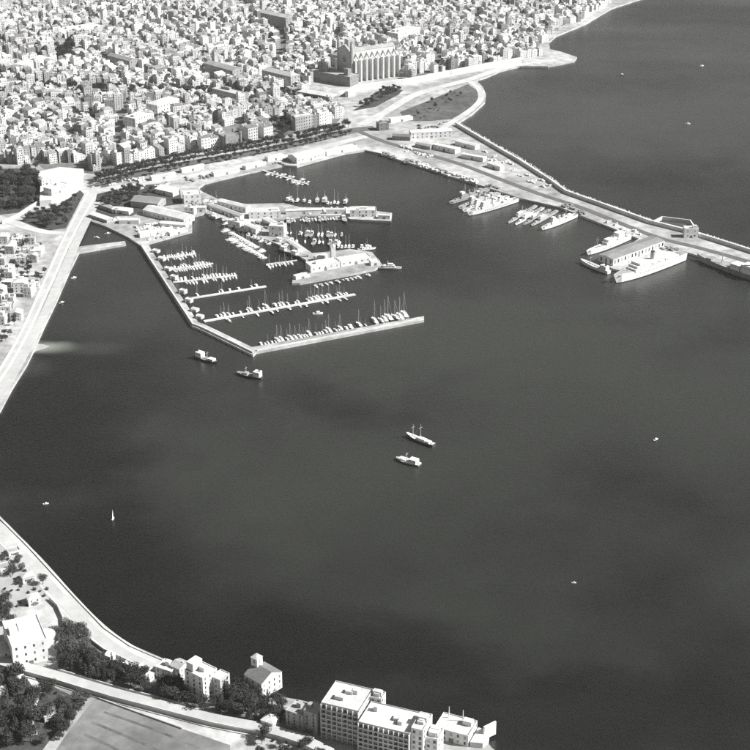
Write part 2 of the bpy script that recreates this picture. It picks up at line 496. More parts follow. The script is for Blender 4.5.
# ================================================================== BUILDING BLOCKS
def wins(mb, face, x0, x1, y, z0, floors, step, mi, ww=1.1, wh=1.7, fh=3.3):
    """window panes with a reveal, on a wall plane; face '-y', '+x' or '-x'"""
    L = x1 - x0
    n = max(1, int(L / step))
    for k in range(floors):
        zb = z0 + 1.0 + k * fh
        for i in range(n):
            c = x0 + L * (i + 0.5) / n
            if random.random() < 0.1:
                continue
            a, b = c - ww / 2, c + ww / 2
            if face == '-y':
                mb.face([(a, y - .05, zb), (b, y - .05, zb), (b, y - .05, zb + wh), (a, y - .05, zb + wh)], mi)
            elif face == '-x':
                mb.face([(y - .05, b, zb), (y - .05, a, zb), (y - .05, a, zb + wh), (y - .05, b, zb + wh)], mi)
            else:
                mb.face([(y + .05, a, zb), (y + .05, b, zb), (y + .05, b, zb + wh), (y + .05, a, zb + wh)], mi)
def roof_shape(mb, kind, w_, d, h, mi=0, wall=None, wi=0, pitch=0.36, ov=0.35):
    """roof over a w_ x d box (centred, top at h); gable ends go into WALL"""
    x0, x1, y0, y1 = -w_ / 2, w_ / 2, -d / 2, d / 2
    if kind == 'flat':
        z = h - 0.7
        mb.face([(x0 + .3, y0 + .3, z), (x1 - .3, y0 + .3, z), (x1 - .3, y1 - .3, z), (x0 + .3, y1 - .3, z)], mi)
        return
    X0, X1, Y0, Y1 = x0 - ov, x1 + ov, y0 - ov, y1 + ov
    if kind == 'gable':      # ridge along x
        r = h + pitch * d / 2
        mb.face([(X0, Y0, h - .1), (X1, Y0, h - .1), (X1, 0, r), (X0, 0, r)], mi)
        mb.face([(X1, Y1, h - .1), (X0, Y1, h - .1), (X0, 0, r), (X1, 0, r)], mi)
        if wall is not None:
            wall.face([(x0, y1, h), (x0, y0, h), (x0, 0, r - .08)], wi)
            wall.face([(x1, y0, h), (x1, y1, h), (x1, 0, r - .08)], wi)
    elif kind == 'gable_y':
        r = h + pitch * w_ / 2
        mb.face([(X0, Y1, h - .1), (X0, Y0, h - .1), (0, Y0, r), (0, Y1, r)], mi)
        mb.face([(X1, Y0, h - .1), (X1, Y1, h - .1), (0, Y1, r), (0, Y0, r)], mi)
        if wall is not None:
            wall.face([(x0, y0, h), (x1, y0, h), (0, y0, r - .08)], wi)
            wall.face([(x1, y1, h), (x0, y1, h), (0, y1, r - .08)], wi)
    elif kind == 'hip':
        s_ = min(w_, d) / 2
        r = h + pitch * s_
        if w_ >= d:
            a, b = (X0 + s_, 0, r), (X1 - s_, 0, r)
            mb.face([(X0, Y0, h - .1), (X1, Y0, h - .1), b, a], mi)
            mb.face([(X1, Y1, h - .1), (X0, Y1, h - .1), a, b], mi)
            mb.face([(X0, Y1, h - .1), (X0, Y0, h - .1), a], mi)
            mb.face([(X1, Y0, h - .1), (X1, Y1, h - .1), b], mi)
        else:
            a, b = (0, Y0 + s_, r), (0, Y1 - s_, r)
            mb.face([(X0, Y1, h - .1), (X0, Y0, h - .1), a, b], mi)
            mb.face([(X1, Y0, h - .1), (X1, Y1, h - .1), b, a], mi)
            mb.face([(X0, Y0, h - .1), (X1, Y0, h - .1), a], mi)
            mb.face([(X1, Y1, h - .1), (X0, Y1, h - .1), b], mi)
    elif kind == 'shed':     # single pitch, falling to -y
        r = h + 0.22 * d
        mb.face([(X0, Y0, h - .1), (X1, Y0, h - .1), (X1, Y1, r), (X0, Y1, r)], mi)
        if wall is not None:
            wall.face([(x0, y1, h), (x0, y0, h), (x0, y1, r - .08)], wi)
            wall.face([(x1, y0, h), (x1, y1, h), (x1, y1, r - .08)], wi)
            wall.face([(x1, y1, h), (x0, y1, h), (x0, y1, r - .08), (x1, y1, r - .08)], wi)
def shell(mb, w_, d, h, flat, mi=0):
    """four walls; with a parapet (inner faces) for flat roofs"""
    x0, x1, y0, y1 = -w_ / 2, w_ / 2, -d / 2, d / 2
    c = [(x0, y0), (x1, y0), (x1, y1), (x0, y1)]
    for i in range(4):
        p, q = c[i], c[(i + 1) % 4]
        mb.face([(p[0], p[1], 0), (q[0], q[1], 0), (q[0], q[1], h), (p[0], p[1], h)], mi)
    if flat:
        k = [(x0 + .3, y0 + .3), (x1 - .3, y0 + .3), (x1 - .3, y1 - .3), (x0 + .3, y1 - .3)]
        for i in range(4):
            j = (i + 1) % 4
            mb.face([(*c[i], h), (*c[j], h), (*k[j], h), (*k[i], h)], mi)
            mb.face([(*k[i], h), (*k[j], h), (*k[j], h - .72), (*k[i], h - .72)], mi)

# ================================================================== TREES
def crown_mesh(name, seed, lobes, n, leaf, mt='foliage'):
    r = random.Random(seed)
    vs, fs = [], []
    tot = sum(l[3] ** 2 for l in lobes)
    for (cx, cy, cz, R, sz) in lobes:
        for _ in range(int(n * R * R / tot)):
            d = Vector((r.gauss(0, 1), r.gauss(0, 1), r.gauss(0, 1))).normalized()
            rr = R * (1 - 0.55 * r.random() ** 2.2)
            p = Vector((cx + d.x * rr, cy + d.y * rr, cz + d.z * rr * sz))
            a = (d * 0.5 + Vector((r.gauss(0, .6), r.gauss(0, .6), r.gauss(0, .6)))).normalized()
            t = a.orthogonal().normalized()
            b = a.cross(t)
            an = r.random() * 6.28
            t, b = t * math.cos(an) + b * math.sin(an), b * math.cos(an) - t * math.sin(an)
            s_ = leaf * (0.6 + 0.8 * r.random())
            o = len(vs)
            vs += [tuple(p + t * s_), tuple(p + b * s_ * .7), tuple(p - t * s_), tuple(p - b * s_ * .7)]
            fs.append((o, o + 1, o + 2, o + 3))
    me = bpy.data.meshes.new(name)
    me.from_pydata(vs, [], fs)
    me.materials.append(M[mt])
    me.update()
    return me
def trunk_mesh(name, h, r, limbs, seed):
    q = random.Random(seed)
    mb = MB()
    mb.tube((0, 0, -0.3), (q.uniform(-.2, .2), q.uniform(-.2, .2), h), r, 7, 0, r * .6)
    for i in range(limbs):
        a = 6.28 * i / max(limbs, 1) + q.random()
        l = h * q.uniform(.35, .6)
        mb.tube((0, 0, h * q.uniform(.6, .95)), (math.cos(a) * l, math.sin(a) * l, h + l * .7), r * .5, 5, 0, r * .2)
    return mb.mesh(name, ['bark'])
def lobes_round(seed, R, H, k):
    q = random.Random(seed)
    L = [(0, 0, H, R * .72, .85)]
    for i in range(k):
        a = 6.28 * i / k + q.uniform(-.4, .4)
        d = R * q.uniform(.42, .7)
        L.append((math.cos(a) * d, math.sin(a) * d, H + R * q.uniform(-.35, .4), R * q.uniform(.34, .52), q.uniform(.7, .95)))
    return L
TREES = {}
TREES['round'] = [(crown_mesh('crown', 20 + i, lobes_round(i, 3.6, 6.2, 8), 520, .42), trunk_mesh('trunk', 4.6, .28, 4, i)) for i in range(3)]
TREES['big'] = [(crown_mesh('crown', 40 + i, lobes_round(10 + i, 4.6, 7.2, 11), 1500, .34), trunk_mesh('trunk', 5.2, .36, 5, i)) for i in range(3)]
TREES['pale'] = [(crown_mesh('crown', 50 + i, lobes_round(30 + i, 4.8, 6.4, 11), 1300, .34, 'foliage_pale'), trunk_mesh('trunk', 4.2, .34, 5, i)) for i in range(2)]
TREES['pine'] = [(crown_mesh('crown', 60 + i, [(random.Random(i * 9 + k).uniform(-.5, .5), random.Random(i * 7 + k + 1).uniform(-.5, .5), 3.2 + k * 1.35, 3.1 - k * .42, .5) for k in range(7)], 1300, .33), trunk_mesh('trunk', 9.0, .28, 0, i)) for i in range(2)]
TREES['cypress'] = [(crown_mesh('crown', 70 + i, [(0, 0, 1.6 + k * 1.25, 1.35 - abs(k - 2.4) * .17, 1.0) for k in range(8)], 700, .25), trunk_mesh('trunk', 6.0, .16, 0, i)) for i in range(2)]
TREES['bush'] = [(crown_mesh('crown', 80 + i, lobes_round(60 + i, 1.5, 1.0, 5), 220, .26), trunk_mesh('trunk', .8, .1, 3, i)) for i in range(2)]
NT = 0
CTX = ['street_tree']
def tree(kind, x, y, z, s_, label, group, name=None):
    global NT
    NT += 1
    c, t = random.choice(TREES[kind])
    e = empty(name or {'round': CTX[0], 'big': 'leafy_tree', 'pale': 'leafy_tree', 'pine': 'pine_tree', 'cypress': 'cypress_tree', 'bush': 'shrub'}[kind],
              (x, y, z), random.random() * 6.28, label, 'shrub' if kind == 'bush' else 'tree', group, (s_ * random.uniform(.9, 1.1), s_ * random.uniform(.9, 1.1), s_ * random.uniform(.9, 1.15)))
    link('trunk', t, e)
    link('crown', c, e)
    return e

# ================================================================== OLD TOWN
P0, P1 = G(85, 180, LZ), G(345, 122, LZ)
ud = (P1 - P0).normalized()
vd = Vector((-ud.y, ud.x, 0))
UA = math.atan2(ud.y, ud.x)
cityA = [(90, 175), (130, 165.5), (180, 155.5), (240, 145.5), (300, 133.5), (336, 125), (343, 116), (333, 108), (338, 100), (346, 92), (352, 86), (405, 83), (430, 75), (470, 68), (500, 61), (538, 57), (543, 45), (550, 33), (583, 19), (604, 6),
         (640, -32), (-100, -32), (-100, 165), (38, 164), (43, 170), (80, 174)]
holes = [[(306, 101), (310, 78), (330, 67), (338, 70), (384, 61), (405, 65), (409, 86), (352, 91), (335, 105)],       # cathedral and palace
         [(222, 128), (243, 124), (246, 152), (222, 152)],                                              # exchange hall
         [(54, 46), (74, 44), (76, 64), (58, 66)], [(72, 112), (96, 112), (96, 121), (72, 121)],           # gardens
         [(268, 118), (288, 115), (290, 138), (270, 142)],
         [(38, 163), (88, 163), (88, 178), (38, 178)]]
avenues = [([(-60, 80), (20, 86), (60, 90), (110, 92), (190, 94), (240, 96)], 17), ([(240, 96), (280, 96), (322, 104)], 12),
           ([(120, 162), (118, 130), (126, 110), (132, 92)], 5), ([(250, 20), (275, 26), (285, 45), (270, 75)], 6), ([(0, 130), (50, 128), (100, 120), (150, 100)], 4), ([(420, 78), (440, 60), (470, 40), (480, 10)], 5),
           ([(140, 40), (190, 36), (240, 20)], 5), ([(330, 55), (340, 30), (360, 5)], 4)]
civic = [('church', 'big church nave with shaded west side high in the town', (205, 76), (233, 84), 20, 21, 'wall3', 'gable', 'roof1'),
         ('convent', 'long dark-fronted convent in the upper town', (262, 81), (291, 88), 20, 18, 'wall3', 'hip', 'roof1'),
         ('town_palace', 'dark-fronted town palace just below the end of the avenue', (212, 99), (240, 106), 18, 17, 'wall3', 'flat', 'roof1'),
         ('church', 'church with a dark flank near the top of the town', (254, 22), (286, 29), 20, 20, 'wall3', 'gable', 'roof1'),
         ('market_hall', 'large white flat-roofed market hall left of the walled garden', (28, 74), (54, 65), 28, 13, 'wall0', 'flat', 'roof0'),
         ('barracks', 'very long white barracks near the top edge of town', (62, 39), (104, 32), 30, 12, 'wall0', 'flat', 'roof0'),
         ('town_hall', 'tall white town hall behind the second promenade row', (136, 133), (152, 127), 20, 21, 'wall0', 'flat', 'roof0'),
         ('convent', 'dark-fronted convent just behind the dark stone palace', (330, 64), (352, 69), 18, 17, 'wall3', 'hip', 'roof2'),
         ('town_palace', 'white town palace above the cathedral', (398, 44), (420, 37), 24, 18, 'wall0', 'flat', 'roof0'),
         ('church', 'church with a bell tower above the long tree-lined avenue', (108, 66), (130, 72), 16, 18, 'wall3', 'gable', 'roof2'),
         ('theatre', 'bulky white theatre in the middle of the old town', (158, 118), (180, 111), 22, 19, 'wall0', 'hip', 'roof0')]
for c_ in civic:
    a_, b_ = G(*c_[2], LZ), G(*c_[3], LZ)
    d_ = (b_ - a_).normalized()
    n_ = Vector((-d_.y, d_.x, 0))
    fp = [a_ - d_ * 7 - n_ * 13, b_ + d_ * 7 - n_ * 13, b_ + d_ * 7 + n_ * (c_[4] + 6), a_ - d_ * 7 + n_ * (c_[4] + 6)]
    holes.append([P(q.x, q.y, LZ) for q in fp])
aw = [([G(a, b, LZ) for a, b in l], r) for l, r in avenues]
def segd(p, a, b):
    ab = b - a
    t = max(0, min(1, (p - a).dot(ab) / ab.length_squared))
    return (p - a - ab * t).length
def blocked(p, rad):
    px, py = P(p.x, p.y, LZ)
    if not inside(px, py, cityA):
        return True
    for h in holes:
        if inside(px, py, h):
            return True
    for l, r in aw:
        for i in range(len(l) - 1):
            if segd(p, l[i], l[i + 1]) < r + rad * .5:
                return True
    return False
def warp(u, v):
    k = min(1.0, max(0, v - 14) / 90)
    du = k * (16 * math.sin(v / 95 + 1.0) + 9 * math.sin(u / 70 + v / 130))
    dv = k * (15 * math.sin(u / 120 + .6) + 11 * math.sin(u / 61 + v / 83 + 2) + 6 * math.sin(u / 37 + 4))
    p = P0 + ud * (u + du) + vd * (v + dv)
    return p
houses = []
gaps = []
rh = random.Random(5)
v = 7.0
row = 0
while v < 1500:
    depth = rh.uniform(9, 12.5)
    u = -330.0 + rh.uniform(0, 10)
    nxt = u + rh.uniform(45, 85)
    while u < 2250:
        ww = rh.choice((rh.uniform(5.5, 9), rh.uniform(6.5, 12), rh.uniform(8, 16))) if row else rh.uniform(9, 20)
        if u + ww > nxt:
            u = nxt + rh.uniform(4, 8)
            nxt = u + rh.uniform(40, 85)
            continue
        vc = v + depth / 2 + rh.uniform(-1.2, 1.2)
        p = warp(u + ww / 2, vc)
        px, py = P(p.x, p.y, LZ)
        if -95 < px < 845 and -40 < py < 260:
            q = warp(u + ww / 2 + 2, vc) - warp(u + ww / 2 - 2, vc)
            ang = math.atan2(q.y, q.x) + rh.uniform(-.05, .05)
            if not blocked(p, max(ww, depth) * .5):
                if rh.random() < (0.075 if row else 0.04):
                    gaps.append(p)
                else:
                    far = max(0, min(1, (110 - py) / 90))
                    h = rh.choice((6.5, 9, 11, 12.5, 14, 16, 18.5)) + rh.uniform(-1, 1.2)
                    if row == 0:
                        h = rh.uniform(14, 20)
                    if rh.random() < .08:
                        h += rh.uniform(3, 9)
                    rk = rh.choices(('flat', 'gable', 'gable_y', 'hip', 'shed'), (.42, .22, .14, .06, .16))[0]
                    tone = rh.choices((0, 1, 2, 3, 4), (.34, .26, .16, .14, .10))[0]
                    rt = rh.choices((0, 1, 2, 3), (.46, .22, .16, .16))[0] if rk == 'flat' else rh.choices((0, 1, 2, 3), (.2, .28, .28, .24))[0]
                    houses.append(dict(p=p, a=ang, w=ww + rh.uniform(-.2, .3), d=depth + rh.uniform(-1.5, 1.5), h=h, rk=rk, tone=tone, rt=rt, row=row, u=u, px=px, py=py, seed=rh.randrange(10 ** 6)))
        u += ww
    v += depth
    if row % 2 == 1 or row == 0:
        v += rh.uniform(4.5, 8.5)
    row += 1
WM = ['wall0', 'wall1', 'wall2', 'wall3', 'wall4', 'roof0', 'roof1', 'roof2', 'roof3', 'window']
def house_parts(hs, detail=True):
    """geometry of one house: walls (with window openings) and roof (with bulkhead and chimneys)"""
    random.seed(hs['seed'])
    w_, d, h, rk = hs['w'], hs['d'], hs['h'], hs['rk']
    wa, ro = MB(), MB()
    shell(wa, w_, d, h, rk == 'flat', hs['tone'])
    roof_shape(ro, rk, w_, d, h, 5 + hs['rt'], wa, hs['tone'])
    fl = max(2, int((h - .8) / 3.3))
    if detail:
        wins(wa, '-y', -w_ / 2 + .6, w_ / 2 - .6, -d / 2, 0.3, fl, random.uniform(2.4, 3.4), 9)
        wins(wa, '-x', -d / 2 + .6, d / 2 - .6, -w_ / 2, 0.3, fl, random.uniform(3, 4.5), 9)
    if rk == 'flat':
        x, y = random.uniform(-.3, .25) * w_, random.uniform(-.1, .3) * d
        a, b, c = random.uniform(1.4, 2.8), random.uniform(1.4, 3), random.uniform(1.6, 3.2)
        ro.box(x - a, x + a, y - b, y + b, h - .69, h + c, hs['tone'], 5 + hs['rt'])
        if random.random() < .5:
            x = -x + .5
            ro.box(x - 1.2, x + 1.2, -d * .3 - 1, -d * .3 + 1, h - .69, h + random.uniform(.6, 1.8), random.choice((0, 1, 3)))
    else:
        for _ in range(random.choice((1, 1, 2))):
            x, y = random.uniform(-.35, .35) * w_, random.uniform(-.3, .3) * d
            ro.box(x - .4, x + .4, y - .35, y + .35, h - .2, h + random.uniform(2.2, 3.6), random.choice((0, 1, 2)))
    return wa, ro
def score(hs):
    px, py = hs['px'], hs['py']
    if not (2 < px < 748 and 2 < py < 300):
        return 0
    sc = F / math.hypot(hs['p'].length, CAMZ)
    return (hs['w'] + hs['d']) * (hs['h'] * .9 + hs['d'] * .28) * sc * sc * (1.5 if hs['row'] == 0 else 1.15 if hs['row'] < 7 else 1)
order = {}
for r_ in set(h['row'] for h in houses):
    L_ = sorted([h for h in houses if h['row'] == r_ and 0 < h['px'] < 750 and h['py'] > 0], key=lambda h: h['u'])
    for i, h in enumerate(L_):
        h['nth'] = i + 1
houses.sort(key=score, reverse=True)
NH = 295
TONE = ['white', 'pale', 'light grey', 'grey', 'dark grey']
RK = {'flat': 'flat-roofed', 'gable': 'gabled', 'gable_y': 'gable-fronted', 'hip': 'hip-roofed', 'shed': 'lean-to-roofed'}
win_me = {}
def window_mesh(ww=1.1, wh=1.7, pane='window'):
    k = (round(ww, 2), round(wh, 2), pane)
    if k not in win_me:
        mb = MB()
        a, b = ww / 2, wh / 2
        mb.box(-a, a, -.05, .05, -b, b, 0)
        mb.box(-a - .12, a + .12, -.14, .04, -b - .16, -b - .01, 1)
        win_me[k] = mb.mesh('window', [pane, 'stone_pale'])
    return win_me[k]
for hs in houses[:NH]:
    front = hs['row'] == 0
    wa, ro = house_parts(hs, not front)
    size = 'tall' if hs['h'] > 16.5 else 'low' if hs['h'] < 10.5 else 'three-storey'
    if front:
        lab = f"{size} {TONE[hs['tone']]} {RK[hs['rk']]} house facing the promenade trees, {nth(hs['nth'])} from the left"
        gr = 'houses facing the tree-lined promenade'
    else:
        lab = f"{size} {TONE[hs['tone']]} {RK[hs['rk']]} town house, {nth(hs['nth'])} from left in {nth(hs['row'])} row behind promenade front"
        gr = 'old town houses'
    e = empty('town_house', (hs['p'].x, hs['p'].y, LZ - .1), hs['a'], lab, 'house', gr)
    o = wa.build('wall', WM, e)
    o = ro.build('roof', WM, e)
    if front:
        wm = window_mesh(1.3, 2.0)
        fl = max(2, int(hs['h'] / 4.2))
        n = max(2, int(hs['w'] / 3.6))
        for k in range(fl):
            for i in range(n):
                link('window', wm, e, (-hs['w'] / 2 + hs['w'] * (i + .5) / n, -hs['d'] / 2, 2.4 + k * (hs['h'] - 1.6) / fl))
rest = MB()
for hs in houses[NH:]:
    wa, ro = house_parts(hs, True)
    mt = Matrix.Translation((hs['p'].x, hs['p'].y, LZ - .1)) @ Matrix.Rotation(hs['a'], 4, 'Z')
    rest.add(wa, mt)
    rest.add(ro, mt)
o = rest.build('distant_town_houses', WM)
tag(o, 'dense mass of small old town houses stretching away to the far edge', 'houses', None, 'stuff')
print('houses', len(houses), 'rest faces', len(rest.f))

# trees in town gaps and along the avenues
random.seed(77)
tc = 0
for p in gaps:
    px, py = P(p.x, p.y, LZ)
    if 0 < px < 750 and 60 < py < 200:
        tc += 1
        if tc <= 60:
            tree('round', p.x, p.y, LZ, random.uniform(.75, 1.2), f'{nth(tc)} dark courtyard tree between the old town roofs, counted from promenade', 'courtyard trees in the old town')
for li, (l, r) in enumerate(aw[:2]):
    k = 0
    for i in range(len(l) - 1):
        n = int((l[i + 1] - l[i]).length / 11)
        for j in range(n):
            p = l[i].lerp(l[i + 1], j / n)
            px, py = P(p.x, p.y, LZ)
            if not (-20 < px < 400):
                continue
            nn = Vector((-(l[i + 1] - l[i]).y, (l[i + 1] - l[i]).x, 0)).normalized() * 7
            for s_ in (1, -1):
                k += 1
                q = p + nn * s_
                tree('round', q.x, q.y, LZ, random.uniform(1.2, 1.6), f'{nth(k)} dark street tree along the {("long avenue across the old town", "short avenue by the palace")[li]}', 'avenue trees in the old town')

# ================================================================== LANDMARKS
random.seed(3)
def building(name, label, cat, p0, p1, depth, h, wall='wall0', roof='flat', rmat='roof0', group=None, win=None, z=LZ, pz=None, chimney=0, door=True, bulk=0, px=True, pitch=.36, floors=None, extras=()):
    """a building given by the photo pixels of its camera-side wall foot (or of its eaves when pz is given)"""
    if px:
        a, b = G(*p0, z if pz is None else pz), G(*p1, z if pz is None else pz)
    else:
        a, b = Vector(p0), Vector(p1)
    d_ = b - a
    d_.z = 0
    w_ = d_.length
    ang = math.atan2(d_.y, d_.x)
    nrm = Vector((-math.sin(ang), math.cos(ang), 0))
    c = (a + b) / 2 + nrm * depth / 2
    e = empty(name, (c.x, c.y, z - .1), ang, label, cat, group)
    wa, ro = MB(), MB()
    shell(wa, w_, depth, h, roof == 'flat')
    roof_shape(ro, roof, w_, depth, h, 0, wa, 0, pitch)
    wa.build('wall', wall, e)
    rf = ro.build('roof', rmat, e)
    for k in range(chimney):
        mb = MB()
        x, y = random.uniform(-.35, .35) * w_, random.uniform(.05, .3) * depth
        mb.box(x - .5, x + .5, y - .4, y + .4, h - .5, h + random.uniform(2.2, 3.4))
        mb.build('chimney', wall, rf)
    for k in range(bulk):
        mb = MB()
        x, y = random.uniform(-.32, .32) * w_, random.uniform(-.1, .25) * depth
        s_ = random.uniform(.1, .16)
        mb.box(x - w_ * s_, x + w_ * s_, y - depth * s_, y + depth * s_, h - .69, h + random.uniform(1.8, 3.2))
        mb.build('stair_hut', wall, rf)
    if win:
        ws, ww, wh = win
        wms = [window_mesh(ww, wh), window_mesh(ww, wh), window_mesh(ww, wh, 'shutter'), window_mesh(ww, wh, 'deck')]
        fl = floors or max(1, int(h / 3.6))
        for side, L_ in (('y', w_), ('x', depth), ('X', depth)):
            n = max(1, int(L_ / ws))
            for k in range(fl):
                zc = (k + .55) * (h - .6) / fl
                for i in range(n):
                    t = -L_ / 2 + L_ * (i + .5) / n
                    if side == 'y':
                        link('window', random.choice(wms), e, (t, -depth / 2, zc))
                    elif side == 'x':
                        link('window', random.choice(wms), e, (-w_ / 2, t, zc), -math.pi / 2)
                    else:
                        link('window', random.choice(wms), e, (w_ / 2, t, zc), math.pi / 2)
    if door:
        mb = MB()
        mb.box(-1.6, 1.6, -depth / 2 - .06, -depth / 2 + .05, 0, min(3.2, h * .6))
        mb.build('door', 'shutter', e)
    return e, w_

# cathedral: long buttressed nave on the sea terrace
ca = math.radians(30)
cu, cn = Vector((math.cos(ca), math.sin(ca), 0)), Vector((-math.sin(ca), math.cos(ca), 0))
sw = G(354, 83, LZ)
CL, CW, TB = 88.0, 54.0, 7.0
e = empty('cathedral', (sw.x, sw.y, LZ - .1), ca, 'great pale stone cathedral with rows of tall buttresses above the town', 'cathedral')
mb = MB(); mb.box(0, CL, 9, CW - 9, 0, TB + 24, 0); mb.build('aisle_wall', 'stone_pale', e)
mb = MB(); mb.box(3, CL - 2, 19, CW - 19, TB + 20, TB + 38, 0); nave = mb.build('nave', 'stone_pale', e)
mb = MB()
mb.face([(2.5, 18.5, TB + 38), (CL - 1.5, 18.5, TB + 38), (CL - 1.5, CW / 2, TB + 41.5), (2.5, CW / 2, TB + 41.5)])
mb.face([(CL - 1.5, CW - 18.5, TB + 38), (2.5, CW - 18.5, TB + 38), (2.5, CW / 2, TB + 41.5), (CL - 1.5, CW / 2, TB + 41.5)])
mb.build('roof', 'roof1', nave)
for side in (0, 1):
    for i in range(9):
        x = 4 + i * (CL - 8) / 8
        mb = MB()
        y0, y1 = (0, 9) if side == 0 else (CW - 9, CW)
        mb.box(x - 1.3, x + 1.3, y0, y1, 0, TB + 27)
        if side == 0:
            mb.face([(x - .4, 9, TB + 27), (x + .4, 9, TB + 27), (x + .4, 19, TB + 35), (x - .4, 19, TB + 35)])
            mb.face([(x + .4, 9, TB + 24), (x + .4, 19, TB + 30), (x + .4, 19, TB + 35), (x + .4, 9, TB + 27)])
            mb.face([(x - .4, 19, TB + 30), (x - .4, 9, TB + 24), (x - .4, 9, TB + 27), (x - .4, 19, TB + 35)])
        b = mb.build('buttress', 'stone_pale', e)
        mb = MB(); mb.cyl(x, (y0 + 1.5) if side == 0 else (y1 - 1.5), TB + 27, TB + 34, .8, .1, 6); mb.build('pinnacle', 'stone_pale', b)
        if side == 0 and i < 8:
            mb = MB(); xm = x + (CL - 8) / 16
            mb.box(xm - .9, xm + .9, 8.85, 9.1, TB + 8, TB + 20); mb.build('window', 'window', e)
mb = MB(); mb.box(-2, 1, 8, CW - 8, 0, TB + 40); fr = mb.build('west_front', 'stone', e)
mb = MB(); n = 16
mb.face([(-2.06, CW / 2 + 5.5 * math.cos(-2 * math.pi * k / n), TB + 26 + 5.5 * math.sin(-2 * math.pi * k / n)) for k in range(n)]); mb.build('rose_window', 'window', fr)
mb = MB(); mb.face([(-2, 8, TB + 40), (-2, CW - 8, TB + 40), (-2, CW / 2, TB + 49)][::-1]); mb.face([(1, 8, TB + 40), (1, CW - 8, TB + 40), (1, CW / 2, TB + 49)])
mb.face([(-2, 8, TB + 40), (1, 8, TB + 40), (1, CW / 2, TB + 49), (-2, CW / 2, TB + 49)]); mb.build('gable', 'stone', fr)
for y in (6, CW - 6):
    mb = MB(); mb.cyl(-.5, y, 0, TB + 48, 3.2, 2.8, 8); t = mb.build('turret', 'stone', e)
    mb = MB(); mb.cyl(-.5, y, TB + 48, TB + 60, 2.8, .1, 8); mb.build('spire', 'stone', t)
mb = MB(); mb.box(20, 32, CW, CW + 12, 0, TB + 48); t = mb.build('bell_tower', 'stone', e)
for k in (25,):
    mb = MB(); mb.box(24, 28, CW - .15, CW + .1, TB + 36, TB + 44); mb.build('belfry_opening', 'window', t)
# palace with towers in front of the cathedral
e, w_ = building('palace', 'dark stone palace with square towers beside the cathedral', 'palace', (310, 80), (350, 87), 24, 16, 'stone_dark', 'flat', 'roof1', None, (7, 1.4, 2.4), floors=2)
for x, hh in ((-w_ / 2 + 24, 30), (w_ / 2 - 12, 25)):
    mb = MB(); mb.box(x - 4, x + 4, -6, 3, 0, hh); t = mb.build('tower', 'stone_dark', e)
    for i in range(4):
        mb = MB(); mb.box(x - 3.9 + i * 2.1, x - 2.5 + i * 2.1, -6, -5.2, hh, hh + 1.6); mb.build('battlement', 'stone_dark', t)
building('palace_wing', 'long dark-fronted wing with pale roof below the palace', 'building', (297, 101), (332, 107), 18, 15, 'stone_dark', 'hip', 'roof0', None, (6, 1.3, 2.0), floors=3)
# sea terrace and ramparts below the cathedral
def wall_line(name, label, cat, pts, h, th, mt, z=LZ, group=None):
    w_ = [G(a, b, z) for a, b in pts]
    mb = MB()
    for i in range(len(w_) - 1):
        a, b = w_[i], w_[i + 1]
        d = (b - a).normalized()
        n = Vector((-d.y, d.x, 0)) * th / 2
        ext = d * (th * .2)
        q = [a - n - ext, b - n + ext, b + n + ext, a + n - ext]
        o = len(mb.v)
        dz = -.002 * (i % 2)
        mb.v += [(p.x, p.y, z - .3) for p in q] + [(p.x, p.y, z + h + dz) for p in q]
        for f in ((0, 1, 5, 4), (1, 2, 6, 5), (2, 3, 7, 6), (3, 0, 4, 7), (4, 5, 6, 7)):
            mb.f.append(tuple(k + o for k in f)); mb.m.append(0)
    ob = mb.build(name, mt)
    return tag(ob, label, cat, group)
wall_line('rampart_wall', 'long pale rampart wall along the foot of the cathedral terrace', 'wall', [(347, 97), (356, 91), (378, 88), (402, 85), (420, 82), (450, 76), (485, 69), (520, 63)], 9, 5, 'stone_pale')
# merchants' exchange: square dark hall with corner turrets
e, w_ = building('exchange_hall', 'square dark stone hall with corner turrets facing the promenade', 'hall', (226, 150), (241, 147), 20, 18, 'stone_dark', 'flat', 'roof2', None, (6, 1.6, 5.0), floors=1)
for sx in (-1, 1):
    for sy in (-1, 1):
        mb = MB(); mb.cyl(sx * w_ / 2, sy * 10, 0, 22, 1.8, 1.6, 8); mb.build('turret', 'stone_dark', e)
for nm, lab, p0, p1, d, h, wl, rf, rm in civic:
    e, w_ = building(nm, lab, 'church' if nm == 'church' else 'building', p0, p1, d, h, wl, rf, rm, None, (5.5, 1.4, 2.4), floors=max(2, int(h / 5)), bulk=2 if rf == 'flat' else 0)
    if nm == 'church':
        mb = MB(); mb.box(-w_ / 2 - 1, -w_ / 2 + 6, d / 2 - 4, d / 2 + 3, 0, h + 17); t = mb.build('bell_tower', 'stone', e)
        mb = MB(); mb.cyl(-w_ / 2 + 2.5, d / 2 - .5, h + 17, h + 23, 4.8, .1, 4); mb.build('spire', 'roof2', t)
# bastion: bright block of masonry at the west end of the town
mb = MB()
bast = W([(40, 206), (41, 190), (38, 177), (60, 172), (84, 174), (82, 188), (66, 200), (52, 205)])
mb.prism(bast, LZ - .2, LZ + 7)
o = tag(mb.build('bastion', 'stone_pale'), 'bright angular masonry bastion beside the dark garden', 'bastion')
building('bastion_house', 'white house standing on the bright bastion', 'house', (52, 196), (68, 190), 14, 9, 'wall0', 'flat', 'roof0', None, (4, 1.1, 1.7), z=LZ + 7, bulk=1)
building('bastion_house', 'small white house on the corner of the bastion by the garden', 'house', (42, 186), (52, 184), 10, 8, 'wall0', 'hip', 'roof1', None, (4, 1.1, 1.7), z=LZ + 7)
wall_line('garden_wall', 'pale wall between the two dark gardens', 'wall', [(40, 203), (30, 209), (18, 217), (2, 224)], 4, 2, 'stone_pale')

